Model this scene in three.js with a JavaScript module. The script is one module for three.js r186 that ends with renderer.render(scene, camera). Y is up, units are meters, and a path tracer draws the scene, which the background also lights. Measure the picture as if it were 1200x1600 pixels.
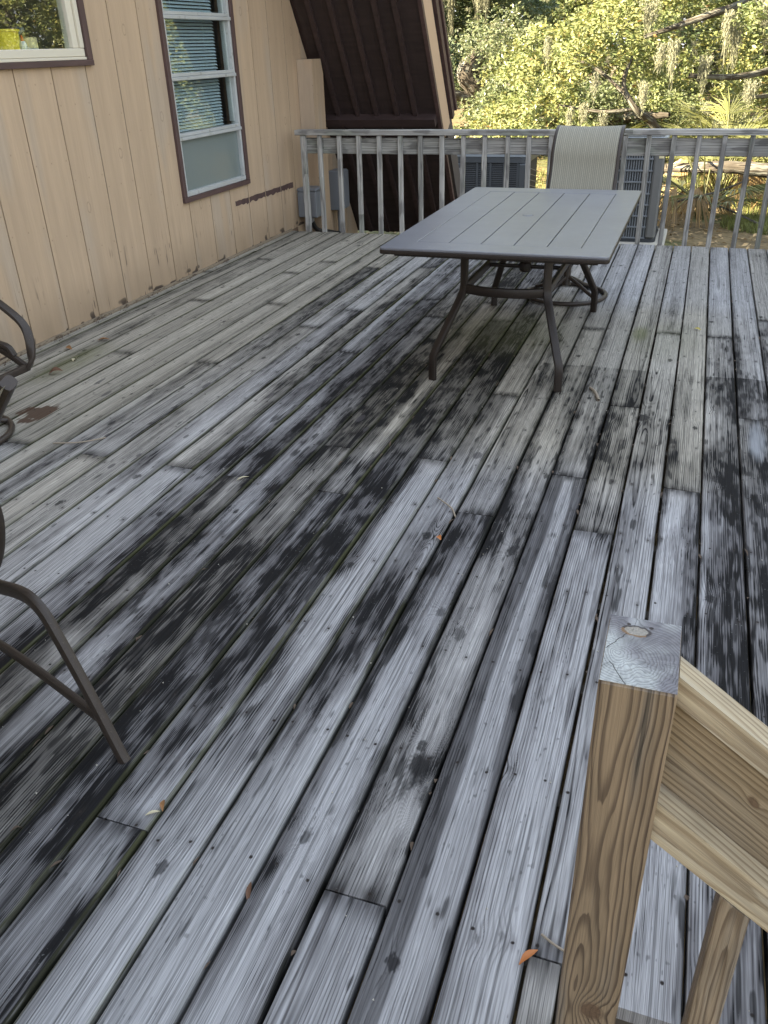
import * as THREE from 'three';
import { mergeGeometries, toCreasedNormals } from 'three/addons/utils/BufferGeometryUtils.js';

// ------------------------------------------------------------------ camera, sky, sun, exposure
const scene = new THREE.Scene();
const camera = new THREE.PerspectiveCamera(63.45, 0.75, 0.05, 400);
camera.rotation.order = 'YXZ';
camera.rotation.set(-0.51179, 0.35159, -0.03229);
camera.position.set(0, 1.537, 0);
const renderer = new THREE.WebGLRenderer({ antialias: true });
renderer.setSize(768, 1024);
renderer.toneMapping = THREE.LinearToneMapping;
renderer.toneMappingExposure = 8.8;
renderer.shadowMap.enabled = true;
const SUN = new THREE.Vector3(-0.812, 0.45, 0.371).normalize();
{
  const W = 512, H = 256, d = new Float32Array(W * H * 4), v = new THREE.Vector3();
  for (let j = 0; j < H; j++) for (let i = 0; i < W; i++) {
    const th = (i / W - 0.5) * 2 * Math.PI, ph = ((j + 0.5) / H - 0.5) * Math.PI;
    v.set(Math.cos(ph) * Math.cos(th), Math.sin(ph), Math.cos(ph) * Math.sin(th));
    const y = Math.max(0, v.y), h = Math.pow(1 - y, 3), c = Math.max(0, v.dot(SUN)), glow = 0.35 * Math.pow(c, 6) + 0.5 * Math.pow(c, 40);
    const o = (j * W + i) * 4, L = 0.25;
    d[o] = L * (0.70 + 0.33 * h + glow); d[o + 1] = L * (0.80 + 0.23 * h + glow * 0.9); d[o + 2] = L * (0.97 + 0.04 * h + glow * 0.72); d[o + 3] = 1;
  }
  const sky = new THREE.DataTexture(d, W, H, THREE.RGBAFormat, THREE.FloatType);
  sky.mapping = THREE.EquirectangularReflectionMapping; sky.magFilter = sky.minFilter = THREE.LinearFilter; sky.needsUpdate = true;
  scene.background = sky; scene.environment = sky;
  const sun = new THREE.DirectionalLight(new THREE.Color(1, 0.86, 0.60), 5.0);
  sun.target.position.set(0, 0, -8); sun.position.copy(SUN).multiplyScalar(60).add(sun.target.position); scene.add(sun, sun.target);
  sun.castShadow = true; sun.shadow.mapSize.set(4096, 4096);
  Object.assign(sun.shadow.camera, { left: -40, right: 40, top: 40, bottom: -40, near: 1, far: 160 });
}

// ------------------------------------------------------------------ random numbers, noise
function rng(seed) { let s = (seed * 2654435761) >>> 0 || 1; return () => { s ^= s << 13; s >>>= 0; s ^= s >>> 17; s ^= s << 5; s >>>= 0; return s / 4294967296; }; }
const PM = new Uint8Array(512), PV = new Float32Array(256);
{ const r = rng(77), a = [...Array(256).keys()]; for (let i = 255; i > 0; i--) { const j = (r() * (i + 1)) | 0; [a[i], a[j]] = [a[j], a[i]]; } for (let i = 0; i < 512; i++) PM[i] = a[i & 255]; for (let i = 0; i < 256; i++) PV[i] = r(); }
function vn(x, y) {
  const ix = Math.floor(x), iy = Math.floor(y); let fx = x - ix, fy = y - iy; fx = fx * fx * (3 - 2 * fx); fy = fy * fy * (3 - 2 * fy);
  const a = PM[ix & 255], b = PM[(ix + 1) & 255], Y = iy & 255, Z = (iy + 1) & 255;
  const p = PV[PM[a + Y]], q = PV[PM[b + Y]], r = PV[PM[a + Z]], s = PV[PM[b + Z]];
  return p + (q - p) * fx + (r - p + (p - q - r + s) * fx) * fy;
}
const fbm = (x, y) => 0.55 * vn(x, y) + 0.3 * vn(x * 2.1 + 7, y * 2.1 + 3) + 0.15 * vn(x * 4.3 + 1, y * 4.3 + 9);
const sst = (a, b, x) => { x = (x - a) / (b - a); x = x < 0 ? 0 : x > 1 ? 1 : x; return x * x * (3 - 2 * x); };
const lerp = (a, b, t) => a + (b - a) * t;
const s8 = (c) => { c = c <= 0.0031308 ? c * 12.92 : 1.055 * Math.pow(c, 1 / 2.4) - 0.055; return c < 0 ? 0 : c > 1 ? 255 : (c * 255) | 0; };
const S8 = new Uint8Array(4096); for (let i = 0; i < 4096; i++) S8[i] = s8(i / 4095);
const q8 = (c) => S8[c <= 0 ? 0 : c >= 1 ? 4095 : (c * 4095) | 0];
function bake(w, h, fn, withBump, wrap = THREE.RepeatWrapping) {   // fn(u, v, out) -> out[0..2] linear colour, out[3] height 0..1
  const c = new Uint8Array(w * h * 4), b = withBump ? new Uint8Array(w * h * 4) : null, o = [0, 0, 0, 0.5];
  for (let j = 0; j < h; j++) for (let i = 0; i < w; i++) {
    fn((i + 0.5) / w, (j + 0.5) / h, o); const k = (j * w + i) * 4;
    c[k] = q8(o[0]); c[k + 1] = q8(o[1]); c[k + 2] = q8(o[2]); c[k + 3] = 255;
    if (b) { b[k] = b[k + 1] = b[k + 2] = Math.max(0, Math.min(255, o[3] * 255)); b[k + 3] = 255; }
  }
  const mk = (a, cs) => { const t = new THREE.DataTexture(a, w, h, THREE.RGBAFormat); t.wrapS = t.wrapT = wrap; t.magFilter = THREE.LinearFilter; t.minFilter = THREE.LinearMipmapLinearFilter; t.generateMipmaps = true; if (cs) t.colorSpace = THREE.SRGBColorSpace; t.needsUpdate = true; return t; };
  return { map: mk(c, true), bumpMap: b ? mk(b, false) : null };
}

// ------------------------------------------------------------------ objects, geometry helpers
const taken = new Map();
function numbered(n) { const k = taken.get(n) || 0; taken.set(n, k + 1); return k ? `${n}_${String(k).padStart(3, '0')}` : n; }
function thing(name, label, category, pos = [0, 0, 0], group, kind) {
  const g = new THREE.Group(); g.name = numbered(name); g.position.set(...pos); scene.add(g);
  g.userData.label = label; if (category) g.userData.category = category; if (group) g.userData.group = group; if (kind) g.userData.kind = kind;
  return g;
}
function part(parent, name, geo, mat, label) {             // geometry given in world metres
  const g = Array.isArray(geo) ? mergeGeometries(geo, false) : geo;
  const p = new THREE.Vector3(); for (let o = parent; o && o !== scene; o = o.parent) p.add(o.position);
  g.translate(-p.x, -p.y, -p.z);
  const m = new THREE.Mesh(g, mat); m.name = name; m.castShadow = m.receiveShadow = true; if (label) m.userData.label = label;
  parent.add(m); return m;
}
function solo(name, label, category, geo, mat, group, kind) {
  const g = Array.isArray(geo) ? mergeGeometries(geo, false) : geo;
  const m = new THREE.Mesh(g, mat); m.name = numbered(name); m.castShadow = m.receiveShadow = true; scene.add(m);
  m.userData.label = label; if (category) m.userData.category = category; if (group) m.userData.group = group; if (kind) m.userData.kind = kind;
  return m;
}
// chamfered box between two corners; grain runs along axis L; uv in metres / uvScale, shifted by a random offset
const rUV = rng(991);
function cbox(x0, x1, y0, y1, z0, z1, c = 0.003, L = 1, su = 1, sv = 1, ou = rUV(), ov = rUV()) {
  const lo = [x0, y0, z0], hi = [x1, y1, z1], P = [];
  c = Math.min(c, (x1 - x0) * 0.45, (y1 - y0) * 0.45, (z1 - z0) * 0.45);
  const pt = (s, f) => s.map((q, a) => (q > 0 ? hi[a] : lo[a]) - (a === f ? 0 : q * c));
  const tri = (a, b, d) => P.push(a, b, d), quad = (a, b, d, e) => { tri(a, b, d); tri(a, d, e); };
  for (let f = 0; f < 3; f++) for (const s of [-1, 1]) {
    const u = (f + 1) % 3, w = (f + 2) % 3, m = (a, b) => { const q = [0, 0, 0]; q[f] = s; q[u] = a; q[w] = b; return pt(q, f); };
    s > 0 ? quad(m(-1, -1), m(1, -1), m(1, 1), m(-1, 1)) : quad(m(-1, -1), m(-1, 1), m(1, 1), m(1, -1));
  }
  for (let e = 0; e < 3; e++) { const u = (e + 1) % 3, w = (e + 2) % 3; for (const a of [-1, 1]) for (const b of [-1, 1]) {
    const q0 = [0, 0, 0], q1 = [0, 0, 0]; q0[u] = q1[u] = a; q0[w] = q1[w] = b; q0[e] = -1; q1[e] = 1;
    a * b > 0 ? quad(pt(q0, u), pt(q0, w), pt(q1, w), pt(q1, u)) : quad(pt(q0, w), pt(q0, u), pt(q1, u), pt(q1, w));
  } }
  for (const a of [-1, 1]) for (const b of [-1, 1]) for (const d of [-1, 1]) { const s = [a, b, d]; a * b * d > 0 ? tri(pt(s, 0), pt(s, 1), pt(s, 2)) : tri(pt(s, 0), pt(s, 2), pt(s, 1)); }
  return fromTris(P, L, su, sv, ou, ov);
}
function fromTris(P, L = 1, su = 1, sv = 1, ou = 0, ov = 0) {
  const pos = new Float32Array(P.length * 3), uv = new Float32Array(P.length * 2), nor = new Float32Array(P.length * 3);
  const A = new THREE.Vector3(), B = new THREE.Vector3(), C = new THREE.Vector3();
  for (let i = 0; i < P.length; i += 3) {
    A.set(...P[i]); B.set(...P[i + 1]).sub(A); C.set(...P[i + 2]).sub(A); B.cross(C).normalize();
    const n = [Math.abs(B.x), Math.abs(B.y), Math.abs(B.z)], f = n[0] > n[1] && n[0] > n[2] ? 0 : n[1] > n[2] ? 1 : 2;
    const al = f === L ? (L + 1) % 3 : L, ac = 3 - f - al;
    for (let k = 0; k < 3; k++) { const p = P[i + k]; pos.set(p, (i + k) * 3); nor.set([B.x, B.y, B.z], (i + k) * 3); uv[(i + k) * 2] = p[ac] * su + ou; uv[(i + k) * 2 + 1] = p[al] * sv + ov; }
  }
  const g = new THREE.BufferGeometry(); g.setAttribute('position', new THREE.BufferAttribute(pos, 3)); g.setAttribute('normal', new THREE.BufferAttribute(nor, 3)); g.setAttribute('uv', new THREE.BufferAttribute(uv, 2)); return g;
}
// prism: polygon in a plane (list of [a, b]), extruded along axis f from t0 to t1; axes (a, b) are the two others in order
function prism(poly, f, t0, t1, L = 1, su = 1, sv = 1, ou = rUV(), ov = rUV()) {
  const u = f === 0 ? 1 : 0, w = f === 2 ? 1 : 2, mk = (p, t) => { const q = [0, 0, 0]; q[f] = t; q[u] = p[0]; q[w] = p[1]; return q; };
  let area = 0; poly.forEach((p, i) => { const q = poly[(i + 1) % poly.length]; area += p[0] * q[1] - q[0] * p[1]; });
  if (area < 0) poly = [...poly].reverse();
  const flip = f === 1, T = [], tri = (a, b, c) => flip ? T.push(a, c, b) : T.push(a, b, c);
  for (const t of THREE.ShapeUtils.triangulateShape(poly.map(p => new THREE.Vector2(...p)), [])) { tri(mk(poly[t[0]], t1), mk(poly[t[1]], t1), mk(poly[t[2]], t1)); tri(mk(poly[t[0]], t0), mk(poly[t[2]], t0), mk(poly[t[1]], t0)); }
  poly.forEach((p, i) => { const q = poly[(i + 1) % poly.length]; tri(mk(p, t0), mk(q, t0), mk(q, t1)); tri(mk(p, t0), mk(q, t1), mk(p, t1)); });
  return fromTris(T, L, su, sv, ou, ov);
}
// bar of rounded rectangular section swept through points
function bar(pts, w, h, { up = [0, 1, 0], curved = false, n = 24, round = 0.3, closed = false } = {}) {
  let P = pts.map(p => new THREE.Vector3(...p)); if (curved) P = new THREE.CatmullRomCurve3(P, closed, 'centripetal').getPoints(n);
  const N = P.length, prof = []; const r = Math.min(w, h) * round;
  for (const [sx, sy, a0] of [[1, 1, 0], [-1, 1, 1], [-1, -1, 2], [1, -1, 3]]) for (let k = 0; k < 3; k++) { const a = (a0 + k / 2) * Math.PI / 2; prof.push([sx * (w / 2 - r) + Math.cos(a) * r, sy * (h / 2 - r) + Math.sin(a) * r]); }
  const M = prof.length, pos = [], uv = [], idx = []; const U = new THREE.Vector3(...up), T = new THREE.Vector3(), S = new THREE.Vector3(), V = new THREE.Vector3(); let len = 0;
  for (let i = 0; i < N; i++) {
    const a = P[closed && i === 0 ? N - 2 : Math.max(0, i - 1)], b = P[closed && i === N - 1 ? 1 : Math.min(N - 1, i + 1)]; T.copy(b).sub(a).normalize();
    S.crossVectors(U, T); if (S.length() < 0.05) S.set(1, 0, 0); S.normalize(); V.crossVectors(T, S).normalize();
    if (i) len += P[i].distanceTo(P[i - 1]);
    let m = 1; if (i && i < N - 1) { const t1 = P[i].clone().sub(P[i - 1]).normalize(); m = 1 / Math.max(0.6, t1.dot(T)); }
    for (let j = 0; j < M; j++) { const [x, y] = prof[j]; pos.push(P[i].x + S.x * x + V.x * y * m, P[i].y + S.y * x + V.y * y * m, P[i].z + S.z * x + V.z * y * m); uv.push(j / M, len * 4); }
  }
  for (let i = 0; i < N - 1; i++) for (let j = 0; j < M; j++) { const a = i * M + j, b = i * M + (j + 1) % M; idx.push(a, b, a + M, b, b + M, a + M); }
  if (!closed) for (const [o, s] of [[0, 1], [(N - 1) * M, -1]]) for (let j = 1; j < M - 1; j++) s > 0 ? idx.push(o, o + j + 1, o + j) : idx.push(o, o + j, o + j + 1);
  let g = new THREE.BufferGeometry(); g.setAttribute('position', new THREE.Float32BufferAttribute(pos, 3)); g.setAttribute('uv', new THREE.Float32BufferAttribute(uv, 2)); g.setIndex(idx);
  return toCreasedNormals(g, 0.7);
}
function tube(pts, r, seg = 20, rad = 8, closed = false) { const g = new THREE.TubeGeometry(new THREE.CatmullRomCurve3(pts.map(p => new THREE.Vector3(...p)), closed, 'centripetal'), seg, r, rad, closed); return g.toNonIndexed(); }
function lathe(prof, x, y, z, seg = 24) { const g = new THREE.LatheGeometry(prof.map(p => new THREE.Vector2(...p)), seg).toNonIndexed(); g.translate(x, y, z); return toCreasedNormals(g, 0.7); }
const mat = (r, g, b, rough = 0.7, extra = {}) => new THREE.MeshStandardMaterial({ color: new THREE.Color().setRGB(r, g, b), roughness: rough, ...extra });

// ------------------------------------------------------------------ deck: stains and painted table shade where they lie on the boards (x, z in metres, darkness)
const PITCH = 0.1445, X0 = 0.1873, ZFAR = -7.6, WALLX = -3.656, ROOF_S = 1.55;
const STAINS_AND_SHADE = [-3.62,-4.82,0.12, -3.06,-3.41,0.1, -3.01,-4.65,0.1, -3.00,-6.12,0.12, -2.22,-3.64,0.15, -2.95,-3.07,0.1, -2.82,-6.63,0.15, -2.79,-3.92,0.1, -2.59,-4.75,0.15, -2.15,-4.58,0.3, -1.60,-1.40,0.7, -1.61,-1.55,0.5, -1.52,-1.75,0.72, -1.64,-2.12,0.7, -1.46,-2.17,0.72, -1.62,-2.84,0.6, -1.46,-3.02,0.75, -1.52,-3.82,0.75, -1.46,-4.26,0.62, -1.24,-4.55,0.55, -1.05,-1.89,0.92, -0.95,-2.32,0.85, -1.21,-2.71,0.6, -1.01,-2.77,0.85, -1.04,-3.28,0.65, -0.64,-2.37,0.78, -0.70,-2.00,0.85, -0.75,-1.82,0.75, -1.03,-1.49,0.8, -1.11,-1.29,0.62, -1.31,-1.13,0.75, -1.33,-1.35,0.75, -0.87,-1.36,0.6, -0.90,-1.06,0.5, -1.19,-0.88,0.5, -1.54,-1.54,0.5, -1.31,-1.78,0.75, -1.29,-2.01,0.8, -1.08,-2.16,0.85, -0.99,-1.68,0.9, -0.85,-2.76,0.15, -0.88,-2.39,0.12, -0.89,-2.05,0.15, -0.92,-1.76,0.25, -0.95,-1.41,0.4, -0.53,-2.24,0.3, -0.56,-1.81,0.22, -0.58,-1.53,0.22, -0.61,-1.25,0.15, -0.46,-1.36,0.55, -0.47,-2.42,0.62, -0.43,-2.08,0.35, -0.45,-1.82,0.3, -0.43,-1.19,0.28, -0.30,-2.19,0.5, -0.30,-1.81,0.45, -0.35,-1.32,0.4, -0.36,-1.05,0.35, -0.07,-3.48,0.5, -0.18,-3.31,0.65, 0.15,-3.68,0.3, 0.27,-3.31,0.72, 0.26,-2.48,0.75, 0.38,-2.96,0.6, 0.03,-2.62,0.38, -0.10,-2.25,0.4, 0.33,-4.23,0.72, 0.27,-4.71,0.6, 0.15,-6.60,0.25, 0.49,-6.30,0.25, -0.28,-6.31,0.18, -0.39,-4.54,0.3, 0.10,-2.43,0.35, 0.11,-2.88,0.25, -0.09,-2.82,0.5, 0.37,-2.33,0.6, 0.26,-2.07,0.7, 0.37,-3.53,0.45, -0.83,-4.42,0.62, -0.74,-4.93,0.6, -0.80,-3.66,0.6, -1.05,-3.86,0.55, -0.39,-3.77,0.32, -0.47,-3.37,0.35, -0.78,-5.66,0.5, -0.62,-3.25,0.55, -0.65,-3.87,0.5, -1.04,-4.37,0.55, -1.09,-5.27,0.3, -0.95,-6.16,0.55, -0.14,-4.83,0.3, 0.04,-4.65,0.15, -0.28,-2.98,0.35, -2.19,-5.33,0.4, -2.01,-5.92,0.5, -1.82,-3.84,0.5, -1.79,-3.39,0.35, -1.99,-2.94,0.2, -2.30,-2.64,0.12, -2.13,-2.22,0.12, -2.07,-2.68,0.4, -1.98,-1.88,0.3, -1.84,-1.62,0.4, -1.81,-2.02,0.35, -1.73,-5.98,0.4, -1.75,-4.42,0.45, -1.95,-3.34,0.25, -1.79,-2.54,0.35, -1.45,-5.34,0.4, -1.61,-4.99,0.55, -0.95,-0.71,0.4, -1.06,-0.74,0.45, -0.86,-0.81,0.2, -0.79,-0.91,0.25, -0.70,-1.02,0.12, -0.66,-0.80,0.1, -0.50,-0.86,0.28, -0.38,-0.82,0.25, -0.29,-1.10,0.3, -0.15,-0.97,0.15, -0.11,-1.30,0.3, -0.08,-1.50,0.3, -0.73,-0.70,0.2, -1.04,-0.94,0.35, 0.13,-1.18,0.25, 0.23,-1.10,0.4, -0.18,-1.47,0.3, -0.21,-1.18,0.18, -0.62,-1.13,0.15];
STAINS_AND_SHADE.push(-0.8, -4.75, 0.68, -0.6, -4.2, 0.6, -1.0, -4.5, 0.62);  // contact shade under the table, painted in among the stains
const GX = 116, GZ = 112, FG = new Float32Array(GX * GZ);
for (let j = 0; j < GZ; j++) for (let i = 0; i < GX; i++) {
  const x = -3.75 + i * 0.042, z = -7.7 + j * 0.08; let sw = 0, s = 0;
  for (let k = 0; k < STAINS_AND_SHADE.length; k += 3) { const dx = (x - STAINS_AND_SHADE[k]) * 1.6, dz = (z - STAINS_AND_SHADE[k + 1]) * 0.62, w = Math.pow(dx * dx + dz * dz + 0.004, -1.7); sw += w; s += w * STAINS_AND_SHADE[k + 2]; }
  FG[j * GX + i] = s / sw;
}
function field(x, z) {
  let a = (x + 3.75) / 0.042, b = (z + 7.7) / 0.08; a = a < 0 ? 0 : a > GX - 1.01 ? GX - 1.01 : a; b = b < 0 ? 0 : b > GZ - 1.01 ? GZ - 1.01 : b;
  const i = a | 0, j = b | 0, f = a - i, g = b - j, k = j * GX + i;
  return (FG[k] * (1 - f) + FG[k + 1] * f) * (1 - g) + (FG[k + GX] * (1 - f) + FG[k + GX + 1] * f) * g;
}
const JOINTS = { '-27': [-5.9], '-26': [-3.5], '-25': [-6.4, -2.69], '-24': [-5.1], '-23': [-3.95], '-22': [-6.0, -2.7], '-21': [-6.42, -2.7], '-20': [-5.14], '-19': [-3.92], '-18': [-6.3, -2.69], '-17': [-4.7], '-16': [-5.12], '-15': [-6.4, -2.69], '-14': [-4.3], '-13': [-5.5, -2.68], '-12': [-5.1], '-11': [-3.07], '-10': [-5.5, -2.66], '-9': [-5.11, -1.02], '-8': [-3.06], '-7': [-3.87], '-6': [-6.0, -2.65], '-5': [-5.08, -1.01], '-4': [-3.06], '-3': [-3.87, -2.64], '-2': [-5.1, -1.0], '-1': [-3.06], '0': [-5.09], '1': [-3.86], '2': [-5.5], '3': [-2.7], '4': [-4.7], '5': [-3.1] };
const JOISTS = []; for (let i = 0; i < 17; i++) JOISTS.push(-1.02 - i * 0.4085);
const JN = (z) => -1.02 - 0.4085 * Math.round((-1.02 - z) / 0.4085);
const WZ = [-0.6, -2.2, -4.0, -7.7], WV = [0.002, 0.44, 0.75, 0.998];
const warp = (z) => { if (z > -0.6) z = -1.2 - z; let i = z > WZ[1] ? 0 : z > WZ[2] ? 1 : 2; return WV[i] + (WV[i + 1] - WV[i]) * (z - WZ[i]) / (WZ[i + 1] - WZ[i]); };
const unwarp = (v) => { const i = v < WV[1] ? 0 : v < WV[2] ? 1 : 2; return WZ[i] + (WZ[i + 1] - WZ[i]) * (v - WV[i]) / (WV[i + 1] - WV[i]); };
const KNOTS = [[-0.44, -1.39, 0.030, 1], [-0.455, -1.46, 0.012, 0.7], [-0.40, -1.30, 0.012, 0.7], [-0.62, -1.12, 0.014, 0.5], [-0.425, -2.437, 0.02, 0.75], [-0.477, -1.93, 0.016, 0.35], [-0.23, -1.45, 0.01, 0.3], [-0.155, -1.02, 0.01, 0.3], [-0.2, -1.0, 0.008, 0.25], [-0.08, -3.75, 0.03, 0.9], [0.24, -3.2, 0.02, 0.6], [-0.4, -1.3, 0.016, 0.4]];
const SPOTS = [[-2.2, -2.62, 0.03, 0.012], [-2.33, -2.68, 0.022, 0.01], [-2.15, -2.75, 0.02, 0.01], [-2.42, -2.9, 0.025, 0.012], [-2.05, -2.98, 0.024, 0.01], [-1.98, -3.1, 0.02, 0.01], [-2.5, -2.55, 0.02, 0.01], [-2.75, -3.35, 0.05, 0.014], [-2.9, -3.5, 0.06, 0.012], [-2.3, -3.6, 0.05, 0.012], [-1.9, -3.55, 0.05, 0.014], [-1.35, -3.4, 0.05, 0.02], [-1.28, -3.28, 0.03, 0.012], [-0.72, -3.15, 0.04, 0.02]];
function deckSheet(first, rows) {
  const W = rows * 128, H = 2048, c = new Uint8Array(W * H * 4), b = new Uint8Array(W * H * 4);
  for (let r = 0; r < rows; r++) {
    const k = first + r, js = JOINTS[k] || [-3.5], xL = X0 + k * PITCH;
    const pieces = [...js, 9].map((_, i) => { const q = rng(k * 37 + i * 101 + 5017); q(); q(); return { h: 0.004 + 0.05 * q() * q(), cx: (q() * 1.3 - 0.15) * 0.138, tilt: (q() - 0.5) * 0.024, bold: q() < 0.38, sp: 0.0026 + 0.0012 * q(), tone: q() - 0.5, off: q() * 200, con: 0.45 + q() * 0.4, po: (q() * 200) | 0, bs: 1.7 + 1.8 * q(), eg: q() * q(), wet: (q() - 0.5) * 0.32, warm: q(), curve: q() * 40, kn: [0, 1, 2, 3].map(() => [xL + 0.02 + q() * 0.1, -0.8 - q() * 6.5, 0.005 + q() * 0.011, q()]).filter(n => n[3] > 0.35) }; });
    for (let j = 0; j < H; j++) {
      const z = unwarp((j + 0.5) / H); let pi = 0; while (pi < js.length && z > js[pi]) pi++;
      const p = pieces[pi], dEnd = Math.min(pi ? z - js[pi - 1] : 9, pi < js.length ? js[pi] - z : 9);
      let jn = 9; for (const q of JOISTS) jn = Math.min(jn, Math.abs(z - q));
      const yy0 = p.h + p.tilt * (z + 4) + 0.016 * (vn(z * 0.8 + p.off, 3.3) - 0.5) + 0.006 * (vn(z * 3.1 + p.off, 8.3) - 0.5), wob = 0.016 * (vn(z * 1.1, p.off) - 0.5) + 0.004 * (vn(z * 5, p.off + 9) - 0.5);
      const kn = [...KNOTS, ...p.kn].filter(n => Math.abs(n[1] - z) < n[2] * 11 && n[0] > xL - 0.03 && n[0] < xL + 0.17);
      const stripe = k === -4 && z > -3.06, sc = 0.53 + 0.1 * sst(-3, -0.8, z) + 0.05 * Math.sin(z * 4.2), sh = 0.15 + 0.11 * sst(-3, -0.9, z) + 0.05 * (vn(z * 6, 4) - 0.5);
      for (let i = 0; i < 128; i++) {
        const s = (i + 0.5) / 128, x = xL + s * PITCH; let xx = s * 0.138 - p.cx + wob, rr = Math.sqrt(xx * xx + yy0 * yy0), knot = 0, kr = 0;
        for (const n of kn) { const dx = x - n[0], dz = (z - n[1]) * 0.55, d2 = dx * dx + dz * dz, R = n[2]; const e = Math.exp(-d2 / (R * R * 5)); rr += Math.min(R, 0.0105) * 1.1 * e; const d = Math.sqrt(d2) * (0.35 + 1.25 * fbm(x * 46, z * 30)) + 0.003 * (vn(x * 260, z * 140) - 0.5) * 2; const m = n[3] > 0.6 || n[2] > 0.012 ? 1 - sst(R * 0.55, R * 1.1, d) : 0.7 * (1 - sst(R * 0.4, R, d)); knot = Math.max(knot, m * (0.45 + 0.5 * n[3])); kr = Math.max(kr, e * 0.3); }
        const t = rr / (p.bold ? 0.0068 : p.sp) + 0.9 * vn(s * 3 + p.off, z * 1.7) + 0.4 * vn(s * 8, z * 5 + p.off), fl = Math.floor(t), f = t - fl, rb = PV[(fl * 29 + p.po) & 255], lw = sst(0.30 + 0.3 * rb, 0.86, f) * (1 - sst(0.90, 1, f)) * (0.25 + 0.75 * rb), con = p.bold ? 0.95 : p.con;
        const fib = vn(s * 55 + p.off, z * 7), fib2 = vn(s * 21 + p.off * 3, z * 1.3), fine = vn(s * 110, z * 26 + p.off), crack = sst(0.86, 0.95, vn(s * 34 + p.off * 7, z * 2.2 + p.off)) * sst(0.45, 0.7, vn(s * 3, z * 1.1 + p.off));
        const band = vn(s * p.bs + p.off + 1.1 * vn(z * 0.5, p.off + 3), z * 0.16 + p.off), em = Math.min(s, 0.955 - s), eb = (1 - sst(0.01, 0.16, em + 0.1 * (vn(z * 2.3, k * 5.1 + (s > 0.5 ? 40 : 0)) - 0.5))) * (0.15 + 0.5 * vn(z * 0.7, k * 3.1 + (s > 0.5 ? 9 : 0)));
        let F = field(x, z) + p.wet + 0.50 * (band - 0.5) + 0.34 * eb - 0.06; F = Math.min(F + 0.03, 0.76);
        if (x > -0.62 + 0.05 * Math.sin(z * 9) && z < -4.4 + 0.012 * (vn(x * 9, 2) - 0.5)) F -= 0.2;
        const blot = fbm(s * 2.3 + p.off, z * 6.5), streak = fbm(s * 11 + p.off * 2, z * 2.3 + p.off), small = vn(s * 11, z * 17 + p.off);
        const M = F + 0.74 * (blot - 0.5) + 0.42 * (streak - 0.5) + 0.18 * (small - 0.5) + 0.22 * (vn(s * 85 + 7, z * 14 + p.off) - 0.5) + 0.42 * (lw - 0.22) * (p.bold ? 0.9 : 0.8) + 0.26 * (fib - 0.5);
        let mil = sst(0.57, 0.74, M), mid = sst(0.10, 0.58, F + 0.45 * (blot - 0.5) + 0.5 * (streak - 0.5) + 0.2 * (fib - 0.5) + 0.3 * (lw - 0.25));
        if (stripe) { const e = Math.abs(s - sc) + 0.03 * (fib2 - 0.5) - sh; const ins = 1 - sst(-0.03, 0.04, e); mil = lerp(Math.max(mil * 0.8, 0.25 + 0.2 * streak), mil * 0.12, ins); mid = lerp(Math.max(0.5 + 0.5 * streak, mid), 0.05 + 0.25 * mid, ins); }
        mil = Math.max(mil, knot * 0.95); mid = Math.max(mid, kr);
        const end = 1 - sst(0.0, 0.075, dEnd + 0.05 * (streak - 0.5)); mid = Math.max(mid, end * 0.8); mil = Math.max(mil, end * sst(0.45, 0.75, streak + 0.25 * F) * 0.9);
        let g = (0.93 + p.tone * 0.2) * (1 - 0.40 * lw * con) * (0.80 + 0.16 * fib2 + 0.28 * (fib - 0.5) + 0.40 * (fine - 0.42)) * (1.14 - 0.34 * band) * (0.92 + 0.2 * (blot - 0.4)); const hair = sst(0.58, 0.80, vn(s * 66 + p.off * 5, z * 2.4 + p.off)) * (0.5 + 0.8 * vn(s * 4 + p.off, z * 0.8)); g *= (1 - 0.6 * crack) * (1 - 0.42 * hair);
        const dash = sst(0.70, 0.84, 0.50 * vn(s * 13 + p.off, z * 15 + p.off) + 0.2 * fib + 0.34 * small + 0.5 * (F - 0.30)) * sst(0.5, 0.7, vn(s * 2.5 + p.off, z * 1.9) + 0.4 * (F - 0.2)), pock = sst(0.88, 0.96, vn(s * 24 + p.off, z * 46)) * sst(0.5, 0.7, vn(s * 2 + 9, z * 2.2 + p.off)) * 0.7;
        mil = Math.max(mil, dash * 0.72, pock * 0.7);
        let R = 0.435 * g, G = 0.436 * g, B = 0.444 * g;
        const mg = 0.7 + 0.3 * g; R = lerp(R, 0.102 * mg, mid * 0.88); G = lerp(G, 0.098 * mg, mid * 0.88); B = lerp(B, 0.102 * mg, mid * 0.88);
        const tan = sst(0.35, 0.8, p.warm) * 0.5 + 0.8 * sst(-1.2, -0.5, -Math.abs(x + 0.5)) * sst(-2.8, -3.4, z) * sst(-6, -5.2, z) + 1.0 * sst(-2.0, -2.9, x) * sst(-2.4, -4, z) + 0.35 * sst(-1.6, -2.4, x); { const w = Math.min(1, tan) * 0.85; const l = (R + G + B) / 3; R = lerp(R, l * 1.08, w); G = lerp(G, l * 1.0, w); B = lerp(B, l * 0.82, w); }
        const bk = 0.7 + 0.6 * fib; R = lerp(R, 0.010 * bk, mil * 0.97); G = lerp(G, 0.010 * bk, mil * 0.97); B = lerp(B, 0.0105 * bk, mil * 0.97);
        if (mil > 0.6) { const sp = sst(0.90, 0.97, vn(s * 64 + 3, z * 330)) * sst(0.5, 0.72, vn(s * 4 + 5, z * 8 + 2)); R = lerp(R, 0.28, sp * 0.6); G = lerp(G, 0.29, sp * 0.6); B = lerp(B, 0.28, sp * 0.6); }
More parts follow.
